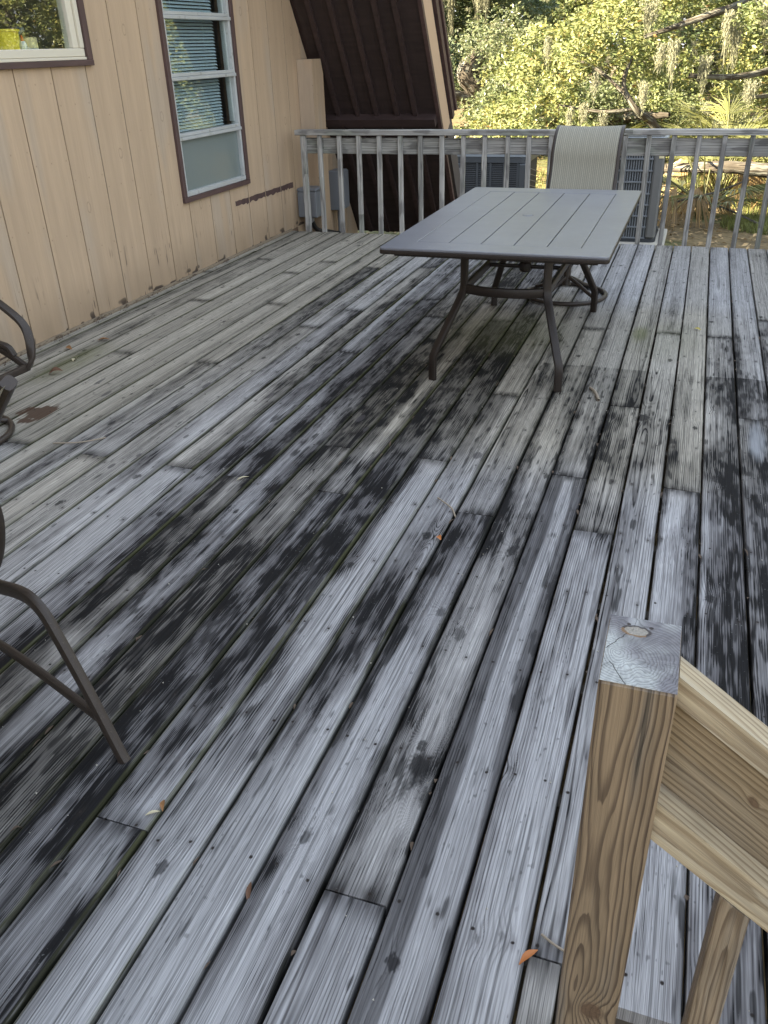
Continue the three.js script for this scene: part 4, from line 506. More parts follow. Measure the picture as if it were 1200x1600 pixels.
// ------------------------------------------------------------------ air conditioners, electrical boxes, things on the sill
const acGrey = mat(0.075, 0.085, 0.095, 0.5), acDark = mat(0.03, 0.035, 0.042, 0.6), acSkyRim = mat(0.30, 0.34, 0.38, 0.35), acPost = mat(0.15, 0.155, 0.155, 0.5), concrete = mat(0.42, 0.40, 0.35, 0.9), coil = mat(0.035, 0.037, 0.04, 0.8);
function condenser(label, cx, cz, w, d, y0, y1, cols, vertical) {
  const A = thing('air_conditioner', label, 'air conditioner', [cx, y0, cz], 'air conditioners on the ground beyond the railing'), x0 = cx - w / 2, x1 = cx + w / 2, z0 = cz - d / 2, z1 = cz + d / 2, r = 0.07;
  const pad = thing('concrete_pad', `pale concrete pad under the ${vertical ? 'taller right' : 'lower left'} air conditioner`, 'pad', [cx, GY, cz]); part(pad, 'slab', cbox(x0 - 0.06, x1 + 0.10, GY - 0.02, y0 - 0.003, z0 - 0.06, z1 + 0.06, 0.012), concrete);
  const rr = (x0, x1, z0, z1, r) => { const s = []; for (const [px, pz, a0] of [[x1 - r, z1 - r, 0], [x0 + r, z1 - r, 1], [x0 + r, z0 + r, 2], [x1 - r, z0 + r, 3]]) for (let k = 0; k <= 4; k++) { const a = (a0 + k / 4) * Math.PI / 2; s.push([px + Math.cos(a) * r, pz + Math.sin(a) * r]); } return s; };
  part(A, 'core', prism(rr(x0 + 0.02, x1 - 0.02, z0 + 0.02, z1 - 0.02, r), 1, y0 + 0.03, y1 - 0.09), coil);
  part(A, 'base', prism(rr(x0, x1, z0, z1, r), 1, y0, y0 + 0.035), acDark);
  part(A, 'top_cap', [prism(rr(x0, x1, z0, z1, r), 1, y1 - 0.10, y1 - 0.012), prism(rr(x0 + 0.03, x1 - 0.03, z0 + 0.03, z1 - 0.03, r), 1, y1 - 0.012, y1 + 0.004)], vertical ? acPost : acGrey);
  part(A, 'skylit_top_edge', prism(rr(x0 - 0.006, x1 + 0.006, z0 - 0.006, z1 + 0.006, r), 1, y1 - 0.034, y1 - 0.010), acSkyRim);  // pale bluish rim: skylight on the edge painted as its colour
  const cw = 0.11; part(A, 'corner_panel', [cbox(x1 - cw, x1 - 0.004, y0 + 0.036, y1 - 0.101, z1 - 0.05, z1 + 0.004, 0.02)], vertical ? acPost : acGrey); part(A, 'corner_panel', cbox(x0 + 0.004, x0 + (vertical ? 0.06 : cw), y0 + 0.036, y1 - 0.101, z1 - 0.05, z1 + 0.004, 0.02), vertical ? acPost : acGrey);
  const a = x0 + (vertical ? 0.06 : cw) + 0.003, b = x1 - cw - 0.003, ya = y0 + 0.04, yb = y1 - 0.105, bars = [], n = vertical ? 8 : cols;
  if (vertical) { for (let i = 0; i <= 8; i++) { const y = lerp(ya, yb, i / 8); bars.push(cbox(a, b, y - 0.009, y + 0.009, z1 - 0.012, z1 - 0.002, 0.002)); } for (let x = a + 0.012; x < b; x += 0.026) bars.push(cbox(x - 0.0065, x + 0.0065, ya, yb, z1 - 0.024, z1 - 0.013, 0.002)); }
  else { for (let i = 0; i <= cols; i++) { const x = lerp(a, b, i / cols); bars.push(cbox(x - 0.012, x + 0.012, ya, yb, z1 - 0.012, z1 - 0.002, 0.002)); } for (let y = ya + 0.01; y < yb; y += 0.021) bars.push(cbox(a, b, y - 0.005, y + 0.005, z1 - 0.024, z1 - 0.013, 0.002)); }
  const lv = part(A, 'louvre_grille', bars, vertical ? mat(0.16, 0.18, 0.2, 0.45) : acGrey); lv.userData.kind = 'stuff';
  const wires = []; for (let i = 0; i < 9; i++) { const y = lerp(ya + 0.05, yb - 0.1, i / 8); wires.push(tube([[x1 + 0.004, y + 0.05, z1 - 0.06], [x1 + 0.006, y - 0.02, (z0 + z1) / 2], [x1 + 0.004, y - 0.09, z0 + 0.06]], 0.004, 6, 5)); } const wg = part(A, 'coil_guard', wires, acPost); wg.userData.kind = 'stuff';
  return A;
}
{ const A = condenser('tall grey air conditioner with vertical slots standing right of the swivel chair', -0.735, -10.14, 0.80, 0.78, -0.41, 0.65, 0, true);
  part(A, 'label_plate', cbox(-0.395, -0.345, 0.44, 0.555, -9.742, -9.7405, 0.0005), mat(0.75, 0.68, 0.42, 0.5));
  const B = condenser('dark grey air conditioner with horizontal louvres beside the roof overhang', -2.33, -10.84, 0.88, 0.86, -0.40, 0.40, 4, false);
  part(B, 'label_plate', cbox(-2.745, -2.675, 0.06, 0.24, -10.402, -10.4005, 0.0005), mat(0.26, 0.26, 0.26, 0.5)); }
{ const W = WALLX, eb = mat(0.19, 0.205, 0.225, 0.5), blk = mat(0.012, 0.012, 0.013, 0.4);
  const E = thing('electrical_box', 'small grey electrical box low on the tan wall behind the corner balusters', 'electrical box', [W, 0.2, -8.05]); 
  part(E, 'cover', cbox(W + 0.002, W + 0.20, 0.09, 0.33, -7.985, -7.79, 0.008), eb); part(E, 'lid', cbox(W + 0.002, W + 0.208, 0.331, 0.36, -7.99, -7.785, 0.008), eb); part(E, 'conduit', tube([[W + 0.1, 0.09, -7.89], [W + 0.1, 0.03, -7.89]], 0.022, 2, 10), mat(0.3, 0.31, 0.32, 0.5));
  const F = thing('electrical_box', 'taller grey electrical box beside the boxed corner under the overhang', 'electrical box', [W, 0.2, -8.6]);
  part(F, 'cover', cbox(W + 0.0035, W + 0.14, 0.03, 0.42, -8.80, -8.56, 0.008), eb); part(F, 'door', cbox(W + 0.141, W + 0.152, 0.04, 0.41, -8.79, -8.57, 0.004), eb); part(F, 'conduit', tube([[W + 0.07, 0.03, -8.68], [W + 0.07, -0.45, -8.68]], 0.02, 2, 10), eb);
  solo('cable', 'thick black cables sagging below the small grey electrical box', 'cable', [tube([[W + 0.1, 0.04, -7.89], [W + 0.12, -0.04, -7.93], [W + 0.2, -0.10, -8.1], [W + 0.3, -0.2, -8.35], [W + 0.34, -0.46, -8.5]], 0.024, 30, 8)], blk);
  solo('cable', 'thinner black cable looping beside the thick cable', 'cable', [tube([[W + 0.03, 0.02, -7.9], [W + 0.1, -0.07, -8.05], [W + 0.22, -0.16, -8.2], [W + 0.26, -0.46, -8.42]], 0.014, 30, 8)], blk);
}
{ const X = WALLX - 0.21, Y = 1.5575;
  const K = thing('bucket', 'bright yellow tapered tub standing on the window sill inside', 'tub', [X, Y, -4.46]); const yel = mat(0.80, 0.62, 0.03, 0.4);
  part(K, 'tub', lathe([[0, 0], [0.075, 0], [0.089, 0.118], [0.086, 0.118], [0.072, 0.004], [0, 0.004]], X, Y, -4.452, 20), yel); part(K, 'rolled_rim', lathe([[0.088, 0.113], [0.096, 0.115], [0.096, 0.126], [0.085, 0.127]], X, Y, -4.452, 20), yel);
  const H = thing('brush', 'dark grey brush head lying across the yellow tub', 'brush', [X, Y + 0.12, -4.56]); { const g = cbox(-0.03, 0.03, -0.012, 0.012, -0.034, 0.034, 0.004); g.rotateX(0.32); g.translate(X, Y + 0.118, -4.578); part(H, 'head', g, mat(0.12, 0.13, 0.15, 0.5)); part(H, 'handle', tube([[X, Y + 0.124, -4.545], [X - 0.01, Y + 0.118, -4.47], [X - 0.03, Y + 0.06, -4.42]], 0.008, 8, 8), mat(0.05, 0.05, 0.055, 0.5)); }
  const G = thing('glue_bottle', 'small white bottle with orange tip between the tub and the jar', 'bottle', [X, Y, -4.585]); part(G, 'bottle', lathe([[0, 0], [0.021, 0.001], [0.021, 0.05], [0.014, 0.066], [0, 0.068]], X + 0.02, Y, -4.582, 16), mat(0.75, 0.77, 0.78, 0.35)); part(G, 'tip', lathe([[0.009, 0.068], [0.008, 0.078], [0.003, 0.098], [0, 0.099]], X + 0.02, Y, -4.582, 12), mat(0.8, 0.16, 0.03, 0.4)); part(G, 'label', lathe([[0.0214, 0.012], [0.0214, 0.042]], X + 0.02, Y, -4.582, 16), mat(0.5, 0.56, 0.62, 0.5));
  const J = thing('jar', 'squat jar with cream lid and white base on the sill', 'jar', [X, Y, -4.655]); part(J, 'base', lathe([[0, 0], [0.042, 0.001], [0.042, 0.028], [0, 0.029]], X + 0.01, Y, -4.656, 20), mat(0.75, 0.75, 0.72, 0.4)); part(J, 'lid', lathe([[0.044, 0.0295], [0.0415, 0.084], [0.038, 0.086], [0, 0.086]], X + 0.01, Y, -4.656, 20), mat(0.72, 0.60, 0.32, 0.45));
  solo('cord', 'thin white cord lying on the sill right of the jar', 'cord', tube([[X + 0.02, Y + 0.004, -4.70], [X + 0.03, Y + 0.018, -4.73], [X + 0.03, Y + 0.004, -4.77]], 0.003, 12, 6), mat(0.7, 0.7, 0.68, 0.5));
}
// ------------------------------------------------------------------ leaves, twigs and grit on the deck
function leafGeo(L, W, curl) { const pos = [], idx = []; const n = 6; for (let i = 0; i <= n; i++) { const t = i / n, w = W * Math.sin(Math.PI * Math.min(0.97, Math.max(0.03, t)) ) * 0.5, y = curl * Math.sin(t * 2.6) * L * 0.3; pos.push(-w, y + w * 0.5, (t - 0.5) * L, 0, y, (t - 0.5) * L, w, y + w * 0.55, (t - 0.5) * L); } for (let i = 0; i < n; i++) for (const k of [0, 1]) { const a = i * 3 + k; idx.push(a, a + 1, a + 3, a + 1, a + 4, a + 3); } const g = new THREE.BufferGeometry(); g.setAttribute('position', new THREE.Float32BufferAttribute(pos, 3)); g.setIndex(idx); g.computeVertexNormals(); return g; }
{ const tanL = mat(0.26, 0.13, 0.05, 0.6), pale = mat(0.5, 0.45, 0.3, 0.6), brown = mat(0.11, 0.055, 0.03, 0.7), orange = mat(0.42, 0.15, 0.04, 0.6), yellow = mat(0.40, 0.33, 0.06, 0.6); for (const m of [tanL, pale, brown, orange, yellow]) m.side = THREE.DoubleSide;
  const put = (x, z, L, W, curl, m, turn, label, y = 0.004) => { const o = solo('fallen_leaf', label, 'leaf', leafGeo(L, W, curl), m); o.position.set(x, y, z); o.rotation.set(0.1, turn, 0.15); };
  put(-0.972, -1.092, 0.036, 0.013, 0.8, tanL, 0.5, 'curled tan leaf on a black streaked board near the left foreground joint'); put(-0.985, -1.065, 0.034, 0.010, 0.3, pale, -0.9, 'thin pale leaf stalk touching the curled tan leaf');
  put(-0.097, -0.99, 0.05, 0.015, 0.6, orange, -0.6, 'orange brown leaf at the gap left of the stair post'); put(-0.687, -2.435, 0.032, 0.018, 0.9, orange, 0.7, 'small orange leaf caught in a board gap at mid deck'); put(-0.678, -0.955, 0.05, 0.012, 0.4, brown, 0.35, 'dark red brown leaf wedged in a gap at the bottom', -0.004);
  put(-3.425, -3.92, 0.075, 0.03, 0.4, tanL, 1.2, 'light tan leaf beside the mossy patch near the wall'); put(-3.32, -4.12, 0.075, 0.032, 0.3, tanL, -1.0, 'orange tan leaf furthest along the wall'); put(-3.25, -3.75, 0.045, 0.03, 0.5, pale, 0.2, 'cream leaf lying on the green moss'); put(-3.21, -3.53, 0.08, 0.04, 0.9, brown, 2.1, 'dark crumpled leaf below the green moss'); put(-1.59, -2.662, 0.055, 0.014, 0.3, pale, -0.7, 'whitish sliver lying on a board joint in the black area'); put(0.13, -5.2, 0.05, 0.02, 0.5, yellow, 1, 'yellow leaf in a gap right of the table');
  const twigM = mat(0.30, 0.25, 0.19, 0.9), twig = (pts, r, label) => solo('twig', label, 'twig', tube(pts, r, 14, 6), twigM);
  twig([[-0.775, 0.006, -2.725], [-0.755, 0.012, -2.70], [-0.70, 0.007, -2.655], [-0.672, 0.005, -2.60]], 0.003, 'bent pale twig at mid deck near a board joint'); twig([[-0.36, 0.008, -4.06], [-0.33, 0.012, -4.0], [-0.30, 0.008, -3.9]], 0.007, 'short grey stick right of the table legs'); twig([[-0.082, 0.006, -1.045], [-0.055, 0.008, -1.03], [-0.025, 0.005, -1.022]], 0.0025, 'thin twig against the stair post'); twig([[-2.60, 0.005, -2.74], [-2.48, 0.007, -2.78], [-2.40, 0.005, -2.86]], 0.003, 'whitish thin twig near the brown stain');
  const q = rng(808), bits = [], litter = [];
  for (let i = 0; i < 330; i++) { const t = q(), z = -2.6 - 4.9 * t * (0.5 + 0.5 * q()), x = WALLX + 0.03 + 0.11 * q() * q() * q(), g = leafGeo(0.008 + 0.03 * q() * q(), 0.005 + 0.008 * q(), q()).toNonIndexed(); g.rotateX((q() - 0.5)); g.rotateY(q() * 6); g.translate(x, 0.006 + 0.012 * q(), z); litter.push(g); }
  solo('leaf_litter', 'dark crumbs of leaf litter along the foot of the tan wall', 'leaf litter', litter, mat(0.075, 0.05, 0.035, 0.9), null, 'stuff').material.side = THREE.DoubleSide;
  const wedge = []; for (let i = 0; i < 130; i++) { const k = -11 + Math.floor(q() * 14), g = leafGeo(0.012 + 0.03 * q(), 0.004 + 0.006 * q(), q()).toNonIndexed(); g.rotateX((q() - 0.5) * 1.2); g.rotateY((q() - 0.5) * 0.7); g.translate(X0 + k * PITCH + (q() - 0.5) * 0.006, -0.007 + 0.008 * q(), -0.75 - 6 * q()); wedge.push(g); }
  solo('gap_litter', 'brown leaf crumbs and needles caught in the gaps between deck boards', 'leaf litter', wedge, mat(0.085, 0.06, 0.042, 0.9), null, 'stuff').material.side = THREE.DoubleSide;
  for (let i = 0; i < 260; i++) { const r = 0.0012 + 0.0022 * q(), g = new THREE.TetrahedronGeometry(r); g.rotateY(q() * 6); const near = q() < 0.5; g.translate(-2.6 + 3.1 * q(), 0.003, near ? -0.8 - 1.8 * q() : -2.6 - 3.5 * q()); bits.push(g); }
  solo('grit', 'tiny pale crumbs of grit scattered over the deck boards', 'grit', bits, mat(0.42, 0.40, 0.34, 0.9), null, 'stuff');
}

// ------------------------------------------------------------------ trees and undergrowth
const leafTri = (() => { const g = new THREE.BufferGeometry(); // folded leaf: 4 triangles, 1 unit long
  g.setAttribute('position', new THREE.Float32BufferAttribute([0, 0, -0.5, -0.2, 0.07, -0.05, 0, 0, 0, 0.2, 0.07, -0.05, 0, 0, -0.5, 0, 0, 0, 0, -0.03, 0.5, -0.2, 0.07, -0.05, 0, 0, 0, 0.2, 0.07, -0.05, 0, 0, 0, 0, -0.03, 0.5].slice(0, 36), 3)); g.deleteAttribute('position');
  const v = [[0, 0, -0.5], [-0.21, 0.07, 0], [0, 0, 0], [0.21, 0.07, 0], [0, -0.04, 0.5]], P = []; for (const t of [[0, 1, 2], [0, 2, 3], [1, 4, 2], [2, 4, 3]]) for (const k of t) P.push(...v[k]); g.setAttribute('position', new THREE.Float32BufferAttribute(P, 3)); g.computeVertexNormals(); return g; })();
const leafMat = new THREE.MeshPhysicalMaterial({ color: 0xffffff, roughness: 0.95, transmission: 0.35, thickness: 0, side: THREE.DoubleSide, clearcoat: 0.6, clearcoatRoughness: 0.3 });
const barkTex = bake(256, 512, (u, v, o) => { const r = vn(u * 26, v * 14 + 3 * vn(u * 8, v * 4)), f = fbm(u * 9, v * 20), li = sst(0.52, 0.68, fbm(u * 7 + 30, v * 12)), l = 0.55 + 0.7 * r * f; o[0] = lerp(0.095, 0.30, li * 0.75) * l; o[1] = lerp(0.078, 0.30, li * 0.75) * l; o[2] = lerp(0.06, 0.26, li * 0.75) * l; o[3] = r * f; }, true);
barkTex.map.repeat.set(2, 0.5); barkTex.bumpMap.repeat.set(2, 0.5);
const bark = new THREE.MeshStandardMaterial({ map: barkTex.map, bumpMap: barkTex.bumpMap, bumpScale: 0.02, roughness: 0.95 });
function limb(pts, r0, r1, q, seg = 28) {                          // tapered, knobbly limb through points
  const C = new THREE.CatmullRomCurve3(pts.map(p => new THREE.Vector3(...p))), F = C.computeFrenetFrames(seg), pos = [], uv = [], idx = [], M = 9, len = C.getLength();
  for (let i = 0; i <= seg; i++) { const t = i / seg, p = C.getPointAt(t), r = lerp(r0, r1, t) * (0.88 + 0.24 * q()); for (let j = 0; j < M; j++) { const a = j / M * Math.PI * 2, k = r * (0.9 + 0.2 * vn(j * 1.7, i * 0.6 + pts[0][0])), n = F.normals[i], b = F.binormals[i]; pos.push(p.x + (n.x * Math.cos(a) + b.x * Math.sin(a)) * k, p.y + (n.y * Math.cos(a) + b.y * Math.sin(a)) * k, p.z + (n.z * Math.cos(a) + b.z * Math.sin(a)) * k); uv.push(j / M, t * len); } }
  for (let i = 0; i < seg; i++) for (let j = 0; j < M; j++) { const a = i * M + j, b = i * M + (j + 1) % M; idx.push(a, b, a + M, b, b + M, a + M); }
  const g = new THREE.BufferGeometry(); g.setAttribute('position', new THREE.Float32BufferAttribute(pos, 3)); g.setAttribute('uv', new THREE.Float32BufferAttribute(uv, 2)); g.setIndex(idx); g.computeVertexNormals(); return g.toNonIndexed();
}
const M4 = new THREE.Matrix4(), QT = new THREE.Quaternion(), EU = new THREE.Euler(), V3 = new THREE.Vector3(), SC = new THREE.Vector3(), COL = new THREE.Color();
// clumps: [x, y, z, radius]; leaves gather on twigs inside each clump
function crown(parent, clumps, count, size, tone, q) {
  const vol = clumps.map(c => c[3] * c[3] * c[3] ** 0.3), tot = vol.reduce((a, b) => a + b, 0), im = new THREE.InstancedMesh(leafTri, leafMat, count); let n = 0; const base = parent.position;
  clumps.forEach((c, ci) => {
    const m = ci === clumps.length - 1 ? count - n : Math.round(count * vol[ci] / tot), kind = q(), twigs = Math.max(3, Math.round(m / 16)); let tx = 0, ty = 0, tz = 0, ta = 0;
    for (let i = 0; i < m && n < count; i++) {
      if (i % Math.ceil(m / twigs) === 0) { const a = q() * 6.283, u = q() * 2 - 1, r = c[3] * Math.pow(q(), 0.42), s = Math.sqrt(1 - u * u); tx = c[0] + Math.cos(a) * s * r; ty = c[1] + u * r * 0.72; tz = c[2] + Math.sin(a) * s * r; ta = q() * 6.283; }
      const k = 0.11 + 0.05 * c[3]; V3.set(tx + (q() + q() - 1) * k - base.x, ty + (q() + q() - 1) * k * 0.8 - base.y, tz + (q() + q() - 1) * k - base.z);
      EU.set((q() - 0.5) * 2.6 + 0.2, ta + (q() - 0.5) * 3.4, (q() - 0.5) * 2.2); QT.setFromEuler(EU); const L = size * (0.7 + 0.6 * q()); SC.set(L * (0.9 + 0.5 * q()), L, L); M4.compose(V3, QT, SC); im.setMatrixAt(n, M4);
      const g = q(), y = kind * 0.5 + q() * 0.5; COL.setRGB(lerp(0.075, 0.20, y * g) * tone[0], lerp(0.09, 0.185, g * 0.6 + y * 0.4) * tone[1], lerp(0.038, 0.064, g) * tone[2]); if (q() < 0.006) COL.setRGB(0.16 * tone[0], 0.11 * tone[1], 0.05); im.setColorAt(n, COL); n++;  // blue raised in every leaf: haze painted into the colour
    }
  });
  im.name = 'crown'; im.userData.kind = 'stuff'; im.castShadow = im.receiveShadow = true; parent.add(im);
}
const mossMat = new THREE.MeshPhysicalMaterial({ color: new THREE.Color().setRGB(0.25, 0.25, 0.17), roughness: 1, transmission: 0.35, thickness: 0, side: THREE.DoubleSide });
function mossGeo(q, spots) {                                        // hanging tangles of thin strands: [x, y, z, length, width]
  const P = []; for (const [x, y, z, L, W] of spots) { const n = Math.round(110 * W / 0.25 + 30);
    for (let i = 0; i < n; i++) { let a = (q() - 0.5) * 2, px = x + a * W * 0.5 * (0.4 + 0.6 * q()), pz = z + (q() - 0.5) * W * 0.6, py = y + (q() - 0.5) * 0.22; const len = 1.25 * L * (0.2 + 0.8 * q() * q()) * (1 - 0.6 * Math.abs(a)), st = 7, w0 = 0.003 + 0.006 * q(), dir = q() * 3.14; let dx = 0, dz = 0;
      for (let s = 0; s < st; s++) { const w = w0 * (1 - s / st * 0.8), w2 = w0 * (1 - (s + 1) / st * 0.8), nx = px + dx, nz = pz + dz; dx += (q() - 0.5) * 0.045 - (px - x + dx) * 0.12; dz += (q() - 0.5) * 0.045; const y1 = py - len / st; const cx = Math.cos(dir + s), cz = Math.sin(dir + s); const A = [nx - cx * w, py, nz - cz * w], B = [nx + cx * w, py, nz + cz * w], C = [px + dx + cx * w2, y1, pz + dz + cz * w2], D = [px + dx - cx * w2, y1, pz + dz - cz * w2]; P.push(A, B, C, A, C, D); py = y1; } } }
  return fromTris(P, 1);
}
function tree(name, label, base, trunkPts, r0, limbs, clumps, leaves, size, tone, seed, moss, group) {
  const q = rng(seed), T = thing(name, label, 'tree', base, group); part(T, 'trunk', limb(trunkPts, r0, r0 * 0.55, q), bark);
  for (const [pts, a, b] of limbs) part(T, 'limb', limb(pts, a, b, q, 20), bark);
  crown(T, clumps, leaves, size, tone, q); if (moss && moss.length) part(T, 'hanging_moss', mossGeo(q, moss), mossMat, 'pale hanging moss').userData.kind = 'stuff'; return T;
}
function clumpsIn(q, n, box, rad, keep) { const o = []; let guard = 0; while (o.length < n && guard++ < n * 60) { const p = [lerp(box[0], box[1], q()), lerp(box[2], box[3], q()), lerp(box[4], box[5], q())]; if (!keep || keep(...p)) o.push([...p, lerp(rad[0], rad[1], q() * q())]); } return o; }
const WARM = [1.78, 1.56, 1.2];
{ // the big live oak whose boughs droop close to the railing
  const q = rng(501), left = (y, z) => (-z / 15) * (y > 1.1 ? lerp(-3.5, -2.6, Math.min(1, (y - 1.1) / 0.9)) : lerp(-3.95, -3.45, Math.max(0, y - 0.25) / 0.85));
  const cl = clumpsIn(q, 340, [-4.6, 4.5, -0.1, 3.2, -18.5, -14], [0.22, 0.62], (x, y, z) => x > left(y, z) + 0.3 && vn(x * 1.1 + 9, y * 1.5 + z * 0.6) > 0.22 && !(x > -1.2 && y < 0.15));
  const up = clumpsIn(q, 60, [-4, 6, 3.0, 6.5, -20, -14], [0.5, 0.95]);
  tree('live_oak', 'big sunlit live oak with low drooping boughs and hanging moss behind the railing', [3.4, GY, -17.5], [[3.4, GY - 0.2, -17.5], [3.2, 1.0, -17.4], [2.7, 2.6, -17.2], [2.3, 4.6, -17.3]], 0.42,
    [[[[3.2, 1.1, -17.3], [1.9, 0.55, -15.8], [0.7, 0.38, -14.8], [-0.2, 0.36, -14.3]], 0.13, 0.05], [[[2.9, 1.9, -17.2], [1.4, 1.25, -15.4], [0.4, 1.02, -14.4], [-0.3, 1.05, -14.1]], 0.10, 0.03], [[[2.7, 2.7, -17.1], [1.2, 2.2, -15.6], [0.2, 1.9, -14.6], [-1.0, 1.55, -14.4]], 0.12, 0.03], [[[-0.55, 0.15, -14.6], [-0.75, 0.42, -14.4], [-1.0, 0.62, -14.2], [-1.22, 0.95, -14.3], [-1.15, 1.3, -14.5]], 0.075, 0.02], [[[-1.0, 0.62, -14.2], [-1.5, 0.58, -14.3], [-2.2, 0.66, -14.6]], 0.03, 0.012], [[[-1.1, 0.75, -14.25], [-1.6, 1.1, -14.6], [-2.2, 1.35, -15]], 0.035, 0.012], [[[0.9, 0.75, -14.9], [0.3, 0.7, -14.2], [-0.2, 0.55, -14.0]], 0.035, 0.012]],
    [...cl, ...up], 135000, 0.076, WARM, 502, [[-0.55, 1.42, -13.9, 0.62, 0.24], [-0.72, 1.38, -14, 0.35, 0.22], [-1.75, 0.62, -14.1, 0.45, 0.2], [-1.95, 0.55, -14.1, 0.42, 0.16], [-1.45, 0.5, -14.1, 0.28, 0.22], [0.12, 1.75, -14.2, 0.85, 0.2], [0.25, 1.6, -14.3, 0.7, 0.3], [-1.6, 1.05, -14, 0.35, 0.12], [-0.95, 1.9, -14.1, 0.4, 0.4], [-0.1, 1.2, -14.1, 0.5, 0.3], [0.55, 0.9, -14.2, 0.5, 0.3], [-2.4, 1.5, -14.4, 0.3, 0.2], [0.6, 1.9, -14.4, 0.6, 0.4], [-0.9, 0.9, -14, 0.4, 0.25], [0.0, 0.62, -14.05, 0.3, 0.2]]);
}
{ // trees behind and to the sides
  const far = (label, x, z, h, w, n, seed, tone, size, moss, y0 = 0.4) => { const q = rng(seed), b = [x, GY, z], cl = clumpsIn(q, Math.round(60 * w * h / 20), [x - w, x + w, y0, h, z - w * 0.7, z + w * 0.7], [0.45, 1.05], (a, y, c) => Math.hypot((a - x) / w, (y - (h + y0) / 2) / ((h - y0) / 2), (c - z) / w / 0.7) < 1 && vn(a * 0.8 + seed, y * 0.9 + c * 0.5) > 0.2);
    const ms = moss ? Array.from({ length: moss }, () => [x + (q() - 0.5) * 1.7 * w, 0.6 + q() * 2.6, z + w * (0.35 + 0.4 * q()), 0.7 + q() * 0.9, 0.25 + 0.4 * q()]) : null;
    tree('oak_tree', label, b, [[x, GY - 0.2, z], [x + 0.3, h * 0.3, z], [x - 0.2, h * 0.6, z + 0.2], [x, h * 0.8, z]], 0.3, [[[[x + 0.2, h * 0.3, z], [x + w * 0.4, h * 0.45, z + w * 0.3], [x + w * 0.75, h * 0.5, z + w * 0.45]], 0.13, 0.04], [[[x, h * 0.35, z], [x - w * 0.4, h * 0.42, z + w * 0.3], [x - w * 0.8, h * 0.4, z + w * 0.4]], 0.13, 0.04]], cl, n, size, tone, seed + 1, ms); };
  far('mossy oak at far left beyond the roof, its shade put into grey green leaves', -7.4, -24, 7.5, 3.2, 70000, 611, [0.8, 0.95, 1.1], 0.10, 26, 0.2);  // darker, greyer leaf tone stands in for the shade on this tree
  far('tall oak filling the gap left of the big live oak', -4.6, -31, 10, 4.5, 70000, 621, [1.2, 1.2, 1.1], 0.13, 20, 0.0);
  far('oak behind the middle of the big live oak', 0.5, -29, 10, 5, 75000, 631, [1.35, 1.3, 1.0], 0.13, 14, 0.0);
  far('oak behind the right side of the big live oak', 6.5, -26, 9, 4.5, 70000, 641, [1.35, 1.3, 1.0], 0.12, 10, 0.0);
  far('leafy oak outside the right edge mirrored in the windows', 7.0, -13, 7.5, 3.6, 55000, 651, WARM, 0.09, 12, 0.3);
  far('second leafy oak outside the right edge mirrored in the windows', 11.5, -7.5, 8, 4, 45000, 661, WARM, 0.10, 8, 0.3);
  far('unseen dark oak added at far left behind the house roof to shade trees', -13, -30, 11, 5, 30000, 671, [0.8, 0.9, 1], 0.14, 0, 0);  // out of view, added as a shader for the far left trees
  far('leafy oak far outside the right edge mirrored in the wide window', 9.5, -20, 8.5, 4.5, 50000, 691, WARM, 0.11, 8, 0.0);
  far('pale bush standing behind the lower air conditioner', -4.2, -17.5, 1.7, 1.5, 14000, 681, [1.1, 1.05, 1.1], 0.07, 0, -0.45);
  far('leafy bush beneath the live oak behind the railing', -1.9, -16.2, 0.9, 1.8, 15000, 685, [1.05, 1.0, 0.9], 0.07, 0, -0.45);
}
const frondMat = new THREE.MeshPhysicalMaterial({ vertexColors: true, roughness: 0.95, transmission: 0.3, thickness: 0, clearcoat: 0.4, clearcoatRoughness: 0.35, side: THREE.DoubleSide });
